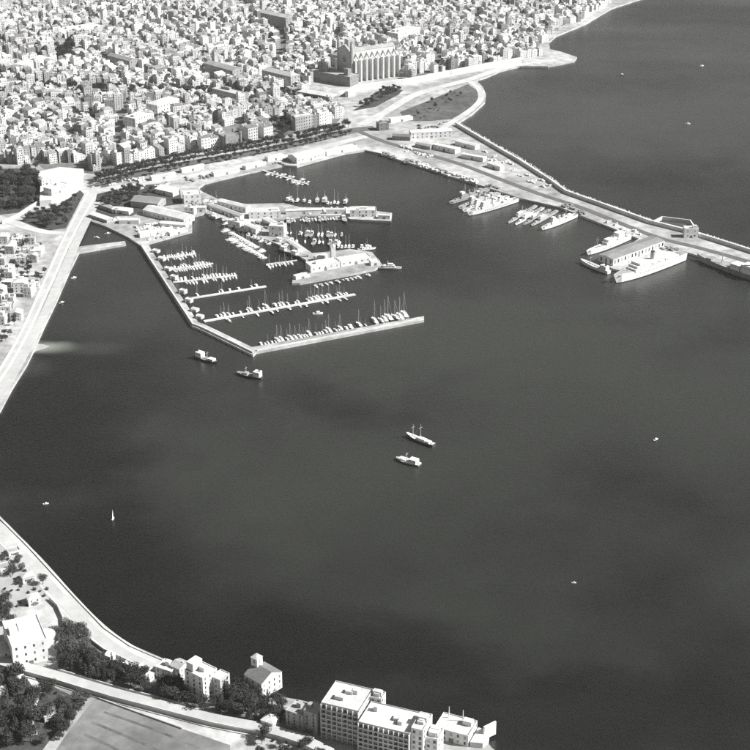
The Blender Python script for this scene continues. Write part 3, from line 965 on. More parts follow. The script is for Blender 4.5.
# ================================================================== PORT BUILDINGS
sheds = [
 ('long white gabled harbour shed in the shipyard', (143, 215), (184, 225), 20, 7, 'wall0', 'gable', 'roof0'),
 ('low flat white shed on the shipyard quay', (140, 238), (176, 233), 10, 5, 'wall0', 'flat', 'roof0'),
 ('wide grey gabled boat shed at the back of the shipyard', (131, 207), (158, 210), 24, 8, 'wall3', 'gable', 'roof2'),
 ('small white lean-to shed behind the shipyard', (155, 193), (173, 197), 12, 6, 'wall0', 'shed', 'roof0'),
 ('tall square white flat-roofed warehouse beside the inner basin', (184, 204), (201, 203), 18, 12, 'wall0', 'flat', 'roof0'),
 ('narrow white house below the tall square warehouse', (184, 214), (194, 215), 9, 9, 'wall0', 'flat', 'roof0'),
 ('small pale shed near the little western basin', (112, 213), (129, 215), 12, 5, 'wall0', 'gable', 'roof0'),
 ('pale flat shed at the root of the west mole', (119, 224), (139, 224), 10, 5, 'wall1', 'flat', 'roof0'),
 ('long low light-roofed shed by the little western basin', (89, 217), (107, 223), 7, 4, 'wall3', 'shed', 'roof0'),
 ('grey low shed among the yard trees', (99, 208), (116, 214), 8, 5, 'wall3', 'gable', 'roof1'),
 ('long low pale store along the club arm', (207, 208), (240, 220), 8, 5, 'wall1', 'gable', 'roof1'),
 ('white hut halfway along the club arm', (228, 226), (240, 229), 9, 8, 'wall0', 'flat', 'roof0'),
 ('square white block at the bend of the club arm', (269, 236), (284, 237), 14, 13, 'wall0', 'flat', 'roof0'),
 ('long white flat-roofed shed on the inner mole', (249, 219), (281, 218), 16, 9, 'wall0', 'flat', 'roof0'),
 ('white gabled store at the root of the inner mole', (217, 206), (246, 213), 10, 7, 'wall0', 'gable', 'roof0'),
 ('white block near the end of the inner mole', (350, 217), (376, 217), 12, 9, 'wall0', 'flat', 'roof0'),
 ('low white store at the tip of the inner mole', (378, 219), (390, 219.5), 8, 5, 'wall0', 'flat', 'roof0'),
 ('white yacht club hall on the club island quay', (311, 273), (340, 268), 15, 8, 'wall0', 'flat', 'roof0'),
 ('white eastern wing of the yacht club', (341, 267), (371, 262), 13, 7, 'wall0', 'flat', 'roof0'),
 ('low white pavilion on the western corner of the club quay', (296, 280), (310, 277), 7, 4, 'wall0', 'flat', 'roof0'),
 ('large white shed on the eastern town quay', (297, 164), (325, 157), 20, 8, 'wall0', 'gable', 'roof0'),
 ('long white shed beside the corner of the town quay', (327, 156), (357, 149), 9, 6, 'wall0', 'flat', 'roof0'),
 ('low pale shed on the middle of the town quay', (214, 177), (240, 172), 7, 5, 'wall1', 'gable', 'roof0'),
 ('low white shed on the town quay near the thin jetty', (246, 170), (266, 165), 8, 5, 'wall0', 'flat', 'roof0'),
 ('small pale shed at the western end of town quay', (152, 181), (176, 177), 8, 5, 'wall1', 'gable', 'roof0'),
 ('long white harbour warehouse at the root of the breakwater', (411, 139), (452, 137), 14, 9, 'wall0', 'gable', 'roof0'),
 ('dark square customs house by the road fork', (379, 131), (389, 130), 12, 11, 'wall4', 'flat', 'roof2'),
 ('dark low shed west of the long harbour warehouse', (392, 140), (410, 141), 12, 6, 'wall4', 'gable', 'roof3'),
 ('white low shed above the dark customs house', (391, 123), (413, 120), 8, 6, 'wall0', 'flat', 'roof0'),
 ('white shed south of the long harbour warehouse', (433, 149), (455, 154), 12, 7, 'wall0', 'flat', 'roof0'),
 ('pale gabled shed near the outer seawall', (455, 145), (475, 150), 10, 6, 'wall0', 'gable', 'roof0'),
 ('white flat shed midway along the breakwater yards', (461, 158), (483, 162), 10, 6, 'wall0', 'flat', 'roof0'),
 ('small white shed at the narrow end of breakwater yards', (487, 167), (500, 171), 8, 6, 'wall0', 'gable', 'roof0'),
 ('grey gabled shed beside the breakwater road', (415, 147), (430, 150), 9, 5, 'wall3', 'gable', 'roof2'),
 ('long low white store on the middle of the inner mole', (286, 214.5), (322, 213.5), 6, 5, 'wall0', 'gable', 'roof0'),
 ('white store beside the block near the inner mole end', (326, 214), (346, 214), 6, 6, 'wall0', 'flat', 'roof0'),
 ('pale boathouse behind the long inner mole shed', (262, 223), (274, 229), 8, 6, 'wall1', 'gable', 'roof0'),
 ('white boathouse on the sloping part of the club arm', (286, 244), (298, 252.5), 6, 5, 'wall0', 'gable', 'roof0'),
 ('white boathouse at the foot of the club arm', (244, 229), (256, 234), 8, 6, 'wall0', 'gable', 'roof0'),
 ('pale store between the narrow house and club arm', (196, 212), (206, 212), 7, 6, 'wall0', 'gable', 'roof0'),
 ('white shed in the middle of the shipyard', (160, 227), (186, 229), 9, 5, 'wall0', 'gable', 'roof0'),
 ('pale shed at the corner of the shipyard slip', (170, 236), (188, 231.5), 6, 4, 'wall0', 'flat', 'roof0'),
 ('white kiosk behind the yacht club hall', (316, 262), (328, 260), 7, 6, 'wall0', 'hip', 'roof0'),
 ('white annexe at the east end of the yacht club', (371, 266), (380, 265), 8, 5, 'wall0', 'flat', 'roof0'),
 ('low white shed on the promenade side of town quay', (182, 173), (204, 168.5), 7, 5, 'wall0', 'gable', 'roof0'),
 ('small white shed at the elbow of the town quay', (268, 162), (284, 158.5), 8, 6, 'wall0', 'hip', 'roof0'),
 ('square white signal house on the breakwater', (684, 238), (698, 238), 10, 12, 'wall0', 'flat', 'roof0'),
]
for lab, p0, p1, d, h, wl, rf, rm in sheds:
    building('harbour_shed', lab, 'shed', p0, p1, d, h, wl, rf, rm, 'harbour sheds', (6.5, 1.6, 1.8) if h > 6.5 else None, bulk=1 if rf == 'flat' and h > 7 else 0, pitch=.3, floors=2 if h > 8.5 else 1)
# club tower
c = G(333, 262, LZ)
e = empty('club_tower', (c.x, c.y, LZ - .1), .3, 'slim white tower rising from the yacht club', 'tower')
mb = MB(); mb.box(-2.6, 2.6, -2.6, 2.6, 0, 19); mb.build('wall', 'wall0', e)
mb = MB(); mb.cyl(0, 0, 19, 22, 3.6, .1, 4); mb.build('roof', 'roof0', e)
mb = MB(); mb.cyl(0, 0, 21, 29, .14, .08, 5); mb.build('flagpole', 'spar', e)
# huts along the west mole
for i, (a, b) in enumerate(((153, 250), (159, 258), (165, 268), (171, 277), (180, 291), (186, 300), (192, 309), (197, 316))):
    building('mole_hut', f'white hut on the west mole, {nth(i + 1)} from the shore', 'hut', (a - 1, b + 2.2), (a + 4.5, b + 3.4), 5.5, random.uniform(3, 4.5), 'wall0', random.choice(('flat', 'gable')), 'roof0', 'huts on the west mole')
# mole parapet walls
wall_line('mole_parapet', 'white parapet wall on the seaward edge of the west mole', 'wall', [(141, 245.5), (193, 325), (200.5, 327.5), (253, 353)], 1.8, 1.6, 'quay')
wall_line('pier_parapet', 'white parapet on the seaward edge of the long outer pier', 'wall', [(257, 350.8), (340, 335), (423, 319)], 1.3, 1.4, 'quay')
wall_line('breakwater_parapet', 'tall white parapet wall on the seaward edge of the great breakwater', 'wall', [(456.5, 125.5), (480, 139.5), (520, 162.5), (548, 180.5), (566, 193.5), (600, 205.5), (650, 223.5), (690, 233.5), (750, 252.5), (830, 278.5)], 4.5, 3.2, 'quay')
wall_line('enclosure_wall', 'white wall round the dark yard on the breakwater', 'wall', [(653, 224), (662, 219.5), (690, 223), (696, 232)], 4, 1.6, 'quay')
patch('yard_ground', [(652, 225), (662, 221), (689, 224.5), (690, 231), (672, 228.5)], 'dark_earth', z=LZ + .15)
wall_line('seawall_parapet', 'low pale parapet along the curving foreground promenade', 'wall', [(-30, 499), (0, 519), (28, 547), (74, 597), (104, 628.5), (130, 646.5), (160, 659.5), (184, 669)], .9, .6, 'quay')
def pier(name, label, p0, p1, wd, z=1.3, mt='quay', group='marina piers'):
    a, b = G(*p0, z), G(*p1, z)
    d = b - a
    L_ = d.length
    e = empty(name, (a.x, a.y, 0), math.atan2(d.y, d.x), label, 'pier', group)
    mb = MB(); mb.box(0, L_, -wd / 2, wd / 2, z - .9, z, 0, None, True); mb.build('deck', mt, e)
    n = max(2, int(L_ / 16))
    me = None
    for i in range(n):
        mb = MB()
        if me is None:
            mb.box(-.5, .5, -wd / 2 + .2, wd / 2 - .2, -2, z - .9)
            me = mb.mesh('pile', ['concrete'])
        link('pile', me, e, ((i + .5) * L_ / n, 0, 0))
    return a, b, e
piers = {}
for key, lab, p0, p1, wd in (('shortest finger pier', 'shortest finger pier nearest the shipyard', (162, 258), (196, 253.5), 2.6),
        ('second finger pier', 'second finger pier off the west mole, counted from shipyard', (167, 270), (213, 263), 2.6),
        ('third finger pier', 'third finger pier off the west mole, counted from shipyard', (173, 282), (237, 275), 2.8),
        ('fourth finger pier', 'fourth finger pier off the west mole, broad and bare', (188, 298.5), (266, 286), 4.2),
        ('long inner pier', 'long inner pier parallel to the outer pier', (204, 321), (355, 294), 4.6)):
    piers[key] = pier('finger_pier', lab, p0, p1, wd)
piers['thin jetty'] = pier('jetty', 'thin jetty reaching out from the town quay into inner basin', (262, 170), (308, 184), 3.0)
piers['club jetty'] = pier('jetty', 'thin low jetty west of the yacht club quay', (266, 264), (297, 260), 1.6)

# ================================================================== BOATS
def hull_mb(L, B, fb, sheer=.35, stern=.75, n=9, mt=0, dm=1, flare=.8, draft=.5):
    """lofted hull, bow at +x; returns (hull, deck)"""
    hb, dk = MB(), MB()
    top, bot = [], []
    for i in range(n):
        t = i / (n - 1)
        x = -L / 2 + L * t
        if t < .5:
            k = stern + (1 - stern) * math.sin(t * math.pi)
        else:
            k = math.cos((t - .5) * math.pi) ** .62 if t < 1 else 0.0
        z = fb * (1 + sheer * (abs(t - .38) * 1.6) ** 2)
        top.append((x, B / 2 * k, z))
        bx = x if t < .9 else x - L * .05 * (t - .9) / .1
        bot.append((bx, B / 2 * k * flare, -draft))
    for s_ in (1, -1):
        for i in range(n - 1):
            q = [(bot[i][0], s_ * bot[i][1], bot[i][2]), (bot[i + 1][0], s_ * bot[i + 1][1], bot[i + 1][2]), (top[i + 1][0], s_ * top[i + 1][1], top[i + 1][2]), (top[i][0], s_ * top[i][1], top[i][2])]
            hb.face(q if s_ < 0 else q[::-1], mt)
    hb.face([(bot[0][0], bot[0][1], -draft), (bot[0][0], -bot[0][1], -draft), (top[0][0], -top[0][1], top[0][2]), (top[0][0], top[0][1], top[0][2])], mt)
    for i in range(n - 1):
        a, b = top[i], top[i + 1]
        dk.face([(a[0], -a[1] * .96, a[2] - .15), (b[0], -b[1] * .96, b[2] - .15), (b[0], b[1] * .96, b[2] - .15), (a[0], a[1] * .96, a[2] - .15)], 0)
    return hb, dk
PROTO = {}
def proto(key, parts):
    PROTO[key] = parts
for key, hm in (('sail_white', 'hull_white'), ('sail_grey', 'hull_grey'), ('sail_dark', 'hull_dark')):
    h_, d_ = hull_mb(10, 3.0, 1.0)
    c_ = MB(); c_.box(-2.2, 1.8, -.85, .85, .85, 1.6); c_.box(1.8, 2.8, -.6, .6, .85, 1.35)
    m_ = MB(); m_.tube((.9, 0, .9), (.9, 0, 13), .14, 5, 0, .09); m_.tube((.9, 0, 2.4), (-3.6, 0, 2.3), .1, 4); m_.tube((.9, 0, 8), (4.8, 0, 1.4), .04, 3); m_.tube((.9, 0, 12.8), (-4.8, 0, 1.2), .035, 3)
    s_ = MB(); s_.tube((.7, 0, 2.62), (-3.5, 0, 2.52), .19, 5)
    proto(key, [('hull', h_.mesh('hull', [hm, 'deck_pale'])), ('deck', d_.mesh('deck', ['deck_pale'])), ('cabin', c_.mesh('cabin', ['white_paint'])), ('mast', m_.mesh('mast', ['spar'])), ('furled_sail', s_.mesh('furled_sail', ['sail']))])
for key, hm in (('launch_white', 'hull_white'), ('launch_dark', 'hull_dark')):
    h_, d_ = hull_mb(8, 2.7, .9)
    c_ = MB(); c_.box(-1.2, 1.4, -.95, .95, .75, 2.1)
    g_ = MB(); g_.box(1.38, 1.46, -.8, .8, 1.45, 1.95, 0, None, True)
    proto(key, [('hull', h_.mesh('hull', [hm])), ('deck', d_.mesh('deck', ['deck_pale'])), ('cabin', c_.mesh('cabin', ['white_paint'])), ('windscreen', g_.mesh('windscreen', ['window']))])
h_, d_ = hull_mb(17, 5, 1.6, .6)
c_ = MB(); c_.box(-6, -2.2, -1.5, 1.5, 1.4, 4.2)
g_ = MB(); g_.box(-2.22, -2.14, -1.2, 1.2, 2.9, 3.7, 0, None, True)
m_ = MB(); m_.tube((1.5, 0, 1.4), (1.5, 0, 9.5), .16, 5, 0, .1); m_.tube((1.5, 0, 3), (-2, 0, 7), .1, 4); m_.tube((-4, 0, 4.2), (-4, 0, 8), .1, 4)
proto('trawler', [('hull', h_.mesh('hull', ['hull_dark'])), ('deck', d_.mesh('deck', ['deck'])), ('wheelhouse', c_.mesh('wheelhouse', ['white_paint'])), ('windscreen', g_.mesh('windscreen', ['window'])), ('mast', m_.mesh('mast', ['spar']))])
NAMES = {'sail_white': 'sailing_boat', 'sail_grey': 'sailing_boat', 'sail_dark': 'sailing_boat', 'launch_white': 'motor_launch', 'launch_dark': 'motor_launch', 'trawler': 'fishing_boat'}
CATS = {'sailing_boat': 'sailing boat', 'motor_launch': 'launch', 'fishing_boat': 'fishing boat'}
LOOK = {'sail_white': 'white sailing boat', 'sail_grey': 'grey sailing boat', 'sail_dark': 'dark-hulled sailing boat', 'launch_white': 'white motor launch', 'launch_dark': 'dark motor launch', 'trawler': 'dark fishing boat with white wheelhouse'}
NB = 0
def boat(kind, x, y, rz, s_, label, group):
    global NB
    NB += 1
    e = empty(NAMES[kind], (x, y, 0), rz, label, CATS[NAMES[kind]], group, (s_, s_ * random.uniform(.92, 1.08), s_ * random.uniform(.9, 1.1)))
    for nm, me in PROTO[kind]:
        link(nm, me, e)
    return e
random.seed(21)
def moor(a, b, wd, side, kinds, wts, step, s0, s1, where, group, t0=.03, t1=.98, skip=.12):
    d = b - a
    L_ = d.length
    d = d.normalized()
    n = Vector((-d.y, d.x, 0)) * side
    t = L_ * t0
    k = 0
    while t < L_ * t1:
        if random.random() > skip:
            k += 1
            kd = random.choices(kinds, wts)[0]
            s_ = random.uniform(s0 * .8, s1 * 1.12)
            ln = {'s': 10, 'l': 8, 't': 17}[kd[0]] * s_
            p = a + d * t + n * (wd / 2 + .8 + ln / 2)
            boat(kd, p.x, p.y, math.atan2(n.y, n.x) + random.uniform(-.14, .14), s_, f'{LOOK[kd]}, {nth(k)} {where}', group)
            t += 3.0 * s_ + random.uniform(.3, step)
        else:
            t += 4
SK = ('sail_white', 'sail_grey', 'sail_dark', 'launch_white', 'launch_dark')
for key, side, wts, step, s0, s1, skip in (
        ('shortest finger pier', 1, (5, 1, 1, 5, 1), 1.0, .7, 1.0, .1), ('shortest finger pier', -1, (5, 1, 1, 5, 1), 1.2, .7, 1.0, .1),
        ('second finger pier', 1, (5, 1, 1, 5, 0), .9, .7, 1.05, .06), ('second finger pier', -1, (5, 1, 1, 5, 0), .9, .7, 1.0, .06),
        ('third finger pier', 1, (5, 1, 1, 4, 0), 1.0, .75, 1.1, .08), ('third finger pier', -1, (5, 1, 1, 4, 0), 1.5, .75, 1.05, .15),
        ('fourth finger pier', 1, (2, 2, 2, 2, 1), 4, .7, 1.0, .5),
        ('long inner pier', 1, (5, 2, 1, 3, 1), 2.0, .8, 1.3, .22), ('long inner pier', -1, (2, 2, 2, 2, 2), 9, .7, 1.0, .6)):
    a, b, e = piers[key]
    wd = {'fourth finger pier': 4.2, 'long inner pier': 4.6}.get(key, 2.7)
    moor(a, b, wd, side, SK, wts, step, s0, s1, f'from the mole on the {"far" if side > 0 else "near"} side of {key}', 'boats moored in the marina', .1 if side > 0 else .14, .98, skip)
a, b = G(258, 347.5, 0), G(424, 316.5, 0)
moor(a, b, 1.5, 1, SK, (5, 3, 2, 3, 1), 2.2, .8, 1.35, 'from the mole along the outer pier', 'boats moored at the outer pier', .03, .66, .15)
moor(a, b, 1.5, 1, SK, (4, 4, 2, 0, 0), 1.5, 1.3, 1.75, 'of the big yachts near the outer pier tip', 'boats moored at the outer pier', .72, .93, .05)
# boats at the club arm, south side, and along the inner mole
a, b = G(226, 221, 0), G(276, 244, 0)
moor(a, b, 2, -1, SK, (4, 2, 1, 6, 1), 1.0, .8, 1.2, 'along the southern edge of the club arm', 'boats at the club arm')
a, b = G(228, 228, 0) , G(272, 253, 0)
moor(a, b, 4, -1, SK, (4, 2, 1, 7, 0), 1.2, .8, 1.2, 'in the second line off the club arm', 'boats at the club arm')
a, b = G(236, 238, 0), G(270, 258, 0)
moor(a, b, 4, -1, SK, (4, 2, 1, 7, 0), 1.0, .8, 1.2, 'in the outermost line off the club arm', 'boats at the club arm')
for k, (bx, by, hd) in enumerate(((283, 244, -.55), (291, 250, -.5), (299, 257, -.5), (288, 253, -.6))):
    p = G(bx, by, 0)
    boat('trawler', p.x, p.y, hd, 1.5, f'large dark fishing boat, {nth(k + 1)} in the dark corner left of yacht club', 'dark boats beside the club')
a, b = G(286, 220, 0), G(348, 217, 0)
moor(a, b, 2, -1, ('trawler', 'sail_dark', 'sail_grey', 'launch_white'), (6, 2, 2, 2), 1.2, .8, 1.2, 'along the near side of the inner mole', 'boats at the inner mole')
a, b = G(287, 232, 0), G(345, 234, 0)
moor(a, b, 2, -1, ('trawler', 'sail_dark', 'sail_grey', 'sail_white'), (4, 2, 2, 2), 1.6, .8, 1.2, 'in the line between inner mole and club', 'boats at the inner mole', .02, .98, .1)
a, b = G(292, 240, 0), G(345, 242, 0)
moor(a, b, 2, -1, ('trawler', 'sail_dark', 'sail_grey', 'sail_white'), (2, 2, 3, 2), 3, .8, 1.2, 'in the line just off the club quay', 'boats at the inner mole', .02, .98, .2)
a, b = G(286, 203, 0), G(348, 206, 0)
moor(a, b, 2, 1, ('trawler', 'sail_dark', 'sail_grey', 'launch_white'), (3, 2, 2, 3), 1.6, .9, 1.3, 'along the far side of the inner mole', 'boats at the inner mole', .02, .95, .2)
a, b = G(312, 285.5, 0), G(372, 273, 0)
moor(a, b, 2, -1, SK, (3, 3, 1, 2, 1), 6, .8, 1.2, 'along the near side of the club quay', 'boats at the club quay', .02, .98, .2)
a, b = G(330, 249, 0), G(372, 250, 0)
moor(a, b, 2, 1, SK, (4, 2, 2, 2, 1), 2, .9, 1.4, 'along the far side of the club quay', 'boats at the club quay', .02, .98, .1)
a, b, e = piers['thin jetty']
moor(a, b, 3, 1, ('launch_white', 'launch_dark', 'sail_dark'), (3, 2, 2), 4, .8, 1.1, 'on the far side of the thin jetty', 'boats at the thin jetty', .2, .98, .3)
moor(a, b, 3, -1, ('launch_white', 'launch_dark', 'sail_dark'), (3, 2, 2), 7, .8, 1.1, 'on the near side of the thin jetty', 'boats at the thin jetty', .2, .98, .4)
a, b, e = piers['club jetty']
moor(a, b, 1.6, -1, ('sail_white', 'launch_white', 'sail_dark'), (3, 3, 2), 2, .9, 1.2, 'on the near side of the low club jetty', 'boats at the club jetty')
k = 0
for (px, py, hd) in [(150 + i * 4.4, 239.5 - i * 1.15, 1.2) for i in range(9)] + [(110 + i * 4, 219 + (i % 2) * 2, .6) for i in range(5)] + [(206 + i * 5, 201.5 + i * .9, .9) for i in range(5)]:
    p = G(px, py, LZ)
    k += 1
    q_ = boat(random.choice(('launch_white', 'sail_white', 'launch_white', 'sail_grey')), p.x, p.y, hd + random.uniform(-.2, .2), random.uniform(.8, 1.2), '', 'boats hauled out ashore')
    q_.location.z = LZ + .5
    q_['label'] = f'{nth(k)} small boat hauled out ashore on the harbour yards, counted from the slip'
# single boats
for kd, px, py, hd, s_, lab in (('launch_white', 318, 314, .2, 1.35, 'white launch lying between the long inner pier and outer pier'),
        ('launch_white', 57, 280, 1.1, 1.0, 'small white launch by the seafront wall below the little basin'), ('launch_white', 74, 278, .6, .8, 'small white launch just off the seafront wall'),
        ('launch_dark', 62, 303, .8, .9, 'small dark launch off the seafront wall above the sandbank'), ('launch_white', 46, 504, .3, .6, 'tiny white launch near the curved promenade'),
        ('launch_white', 574, 583, .1, .45, 'tiny launch far out on the open dark water'), ('launch_white', 688, 124, .1, .9, 'tiny boat on the open sea beyond the breakwater'),
        ('launch_dark', 622, 75, .1, 1.0, 'tiny dark boat far out on the open sea'), ('launch_white', 702, 66, .4, .9, 'tiny pale boat furthest out on the open sea'),
        ('launch_dark', 108, 234, .4, 1.0, 'dark launch inside the little western basin'), ('launch_white', 97, 238, -.3, .9, 'white launch inside the little western basin'),
        ('launch_dark', 656, 440, .7, .8, 'small dark launch alone on the eastern water')):
    p = G(px, py, 0)
    boat(kd, p.x, p.y, hd, s_, lab, 'scattered small boats')
# small sailing dinghy under sail
p = G(113, 519, 0)
e = empty('sailing_dinghy', (p.x, p.y, 0), 1.35, 'small dinghy with a tall white sail near the curved promenade', 'sailing boat')
h_, d_ = hull_mb(5.2, 1.7, .55)
h_.build('hull', 'hull_white', e); d_.build('deck', 'deck_pale', e)
mb = MB(); mb.tube((.5, 0, .4), (.5, 0, 8.4), .07, 5, 0, .05); mb.tube((.5, 0, 1.1), (-2.5, -.5, 1.1), .05, 4); mb.build('mast', 'spar', e)
mb = MB()
N = 6
for i in range(N):
    for j in range(N):
        def sp_(u, v_):
            x = .45 - 2.8 * u * (1 - v_); y = -.5 * u * (1 - v_) - .5 * math.sin(u * math.pi) * (1 - v_)
            return (x, y, 1.2 + 7.0 * v_)
        mb.face([sp_(i / N, j / N), sp_((i + 1) / N, j / N), sp_((i + 1) / N, (j + 1) / N), sp_(i / N, (j + 1) / N)])
mb.build('sail', 'sail', e)

# ================================================================== SHIPS
def ship(name, label, cat, bow, stern, beam, fb, hullm, deckm='deck', blocks=(), masts=(), funnels=(), guns=(), boats=0, group=None, z=0.0, sheer=.3, cranes=()):
    a, b = G(*bow, z), G(*stern, z)
    d = a - b
    L_ = d.length
    c = (a + b) / 2
    e = empty(name, (c.x, c.y, 0), math.atan2(d.y, d.x), label, cat, group)
    h_, d_ = hull_mb(L_, beam, fb, sheer, .7, 13)
    hu = h_.build('hull', hullm, e); d_.build('deck', deckm, e)
    wl, _ = hull_mb(L_ * 1.002, beam * 1.015, .7, 0, .7, 13, flare=.86)
    wl.build('waterline_band', 'hull_dark', hu)
    if fb > 4.4:
        wm = window_mesh(.7, .7)
        for i in range(int(L_ * .5 / 3.2)):
            t = .2 + .5 * (i + .5) / int(L_ * .5 / 3.2)
            k_ = .7 + .3 * math.sin(t * math.pi) if t < .5 else math.cos((t - .5) * math.pi) ** .62
            zz = fb * .62
            y_ = beam / 2 * k_ * (.8 + .2 * (zz + .5) / (fb + .5)) + .03
            for sg in (-1, 1):
                link('porthole', wm, hu, (-L_ / 2 + t * L_, sg * y_, zz), 0 if sg < 0 else math.pi)
    for i in range(-6, 6):
        t = (i + .5) / 13
        if not any(abs(t - q[0]) < q[1] / 2 + .03 for q in blocks):
            mb2 = MB(); mb2.box(t * L_ - L_ * .022, t * L_ + L_ * .022, -beam * .2, beam * .2, fb - .3, fb + .55)
            mb2.build('hatch', random.choice(('deck', 'stone_dark', 'hull_grey')), e)
    for (t, l, bw_, z0, hh, mt) in blocks:           # deckhouses: position -.5 .. .5 along the hull
        mb = MB(); x = t * L_
        mb.box(x - l * L_ / 2, x + l * L_ / 2, -bw_ * beam / 2, bw_ * beam / 2, fb - .3 + z0, fb + z0 + hh)
        dh = mb.build('deckhouse', mt, e)
        n = int(l * L_ / 3)
        if hh > 1.8:
            wm = window_mesh(.9, .8)
            for i in range(n):
                xx = x - l * L_ / 2 + (i + .5) * l * L_ / n
                link('porthole', wm, dh, (xx, -bw_ * beam / 2, fb + z0 + hh * .6))
                link('porthole', wm, dh, (xx, bw_ * beam / 2, fb + z0 + hh * .6), math.pi)
    for (t, hh) in masts:
        mb = MB(); x = t * L_
        mb.tube((x, 0, fb), (x, 0, fb + hh), .35, 6, 0, .18)
        mb.tube((x, -2.2, fb + hh * .75), (x, 2.2, fb + hh * .75), .14, 4)
        mb.tube((x, 0, fb + hh * .9), (x + hh * .55, 0, fb + 1), .07, 3)
        mb.build('mast', 'spar', e)
    for (t, hh, r, mt) in funnels:
        mb = MB(); mb.cyl(t * L_, 0, fb, fb + hh, r, r * .9, 12); f_ = mb.build('funnel', mt, e)
        mb = MB(); mb.cyl(t * L_, 0, fb + hh, fb + hh + .7, r * .93, r * .9, 12); mb.build('funnel_cap', 'hull_dark', f_)
    for t in guns:
        mb = MB(); x = t * L_; mb.box(x - 1.4, x + 1.4, -1.2, 1.2, fb - .2, fb + 2.0)
        q = mb.build('gun_turret', hullm, e)
        mb = MB(); s_ = 1 if t > 0 else -1; mb.tube((x, 0, fb + 1.3), (x + s_ * 5, 0, fb + 1.8), .16, 5); mb.build('gun_barrel', hullm, q)
    for i in range(boats):
        for s_ in (-1, 1):
            mb = MB(); x = (-.18 + .09 * i) * L_
            mb.box(x - 2.4, x + 2.4, s_ * beam * .42 - .8, s_ * beam * .42 + .8, fb + 2.9, fb + 4.0, 0, None, True); mb.build('lifeboat', 'white_paint', e)
    for t in cranes:
        mb = MB(); x = t * L_
        mb.tube((x, 0, fb), (x, 0, fb + 8), .5, 6); mb.tube((x, 0, fb + 3), (x + 8, 0, fb + 9), .22, 4); mb.tube((x, 0, fb + 3), (x - 8, 0, fb + 9), .22, 4); mb.build('derrick', 'spar', e)
    return e
war = 'warships moored at the breakwater'
NV = 'navy'
def warship(label, bow, stern, beam, fb, m_, small=False):
    if small:
        ship('patrol_boat', label, 'patrol boat', bow, stern, beam, fb, m_, 'deck', [(.05, .3, .6, 0, 2.6, m_), (.1, .14, .5, 2.6, 2.2, 'white_paint')], [(0, 11)], [(-.12, 4.5, .9, m_)], (.33,), 0, war)
    else:
        ship('warship', label, 'warship', bow, stern, beam, fb, m_, 'deck', [(.14, .2, .7, 0, 3, m_), (.16, .12, .62, 3, 2.8, m_), (.17, .07, .55, 5.8, 2.2, 'white_paint'), (-.12, .26, .6, 0, 2.6, m_), (-.3, .08, .55, 0, 3.6, m_)],
             [(.1, 17), (-.2, 12)], [(.0, 8.5, 1.7, m_), (-.13, 7.5, 1.6, m_)], (.32, .26, -.38), 1, war, 0, .35)
warship('dark grey warship moored furthest left in the naval group', (449, 205), (488, 191), 9, 3.2, 'hull_grey')
warship('grey warship second from left in the naval group', (458, 210), (499, 195), 9, 3.3, 'navy')
warship('large pale warship with bright hull side in the naval group', (467, 216.5), (517, 201.5), 10, 4.6, 'navy_pale')
warship('slimmer pale warship squeezed just behind the large pale warship', (462, 213), (508, 198.5), 7.5, 3.6, 'navy_pale')
for i, (b_, s_, m_) in enumerate((((508, 224.5), (536, 207), 'navy'), ((515, 226), (543, 209), 'hull_white'), ((523, 226), (550, 211), 'hull_grey'), ((531, 227), (557, 212), 'navy'))):
    warship(f'small patrol boat, {nth(i + 1)} from the left between the two bright warships', b_, s_, 5.6, 2.4, m_, True)
warship('slender pale warship with bright hull furthest right in naval group', (541, 231), (576, 217), 8, 3.8, 'hull_white')
ship('motor_yacht', 'long white motor yacht off the eastern tip of the club quay', 'yacht', (402, 269), (378, 268.5), 6, 2.2, 'hull_white', 'deck_pale', [(-.05, .5, .7, 0, 2.2, 'white_paint'), (.02, .22, .6, 2.2, 1.9, 'white_paint')], [(-.1, 8)])
ship('motor_yacht', 'white motor yacht behind the eastern wing of the yacht club', 'yacht', (376, 249), (358, 251), 5.5, 2.0, 'hull_white', 'deck_pale', [(-.05, .5, .7, 0, 2.2, 'white_paint'), (.02, .22, .6, 2.2, 1.9, 'white_paint')], [(-.1, 7)])
# passenger quay with its shed and ships
mb = MB()
mb.prism(W([(640, 238), (606, 259), (611, 268), (626, 272), (676, 251)], LZ - .05), -3, LZ - .05, 0)
structure(mb.build('passenger_quay', 'concrete'))
e, w_ = building('passenger_shed', 'long grey-roofed passenger shed on the quay off the breakwater', 'shed', (613, 266), (664, 247), 21, 8, 'wall0', 'gable', 'roof2', None, (6, 2.6, 4.2), floors=1, pitch=.14)
ship('passenger_ship', 'big white passenger ship moored along the near side of the passenger shed', 'ship', (613, 284), (683, 259), 16, 8.5, 'hull_white', 'deck',
     [(-.05, .62, .86, 0, 2.8, 'white_paint'), (-.02, .5, .8, 2.8, 2.6, 'white_paint'), (.14, .12, .8, 5.4, 2.6, 'white_paint')], [(.3, 15), (-.34, 13)], [(-.04, 14, 2.6, 'hull_grey')], (), 3, None)
ship('coaster', 'small white coaster lying across the head of the passenger quay', 'ship', (580, 262.5), (609, 274.5), 8, 4.0, 'hull_white', 'deck_pale', [(-.34, .2, .75, 0, 4.5, 'white_paint')], [(.15, 9)], [(-.38, 8, 1.2, 'hull_dark')])
ship('steamer', 'white steamer moored behind the passenger shed', 'ship', (586, 256), (629, 239), 10, 5, 'hull_white', 'deck_pale', [(-.12, .4, .8, 0, 3, 'white_paint'), (-.05, .2, .7, 3, 2.6, 'white_paint'), (-.25, .14, .8, 3, 6, 'white_paint')], [(.25, 13), (-.42, 10)], [(-.12, 10, 1.6, 'hull_grey')], (), 1)
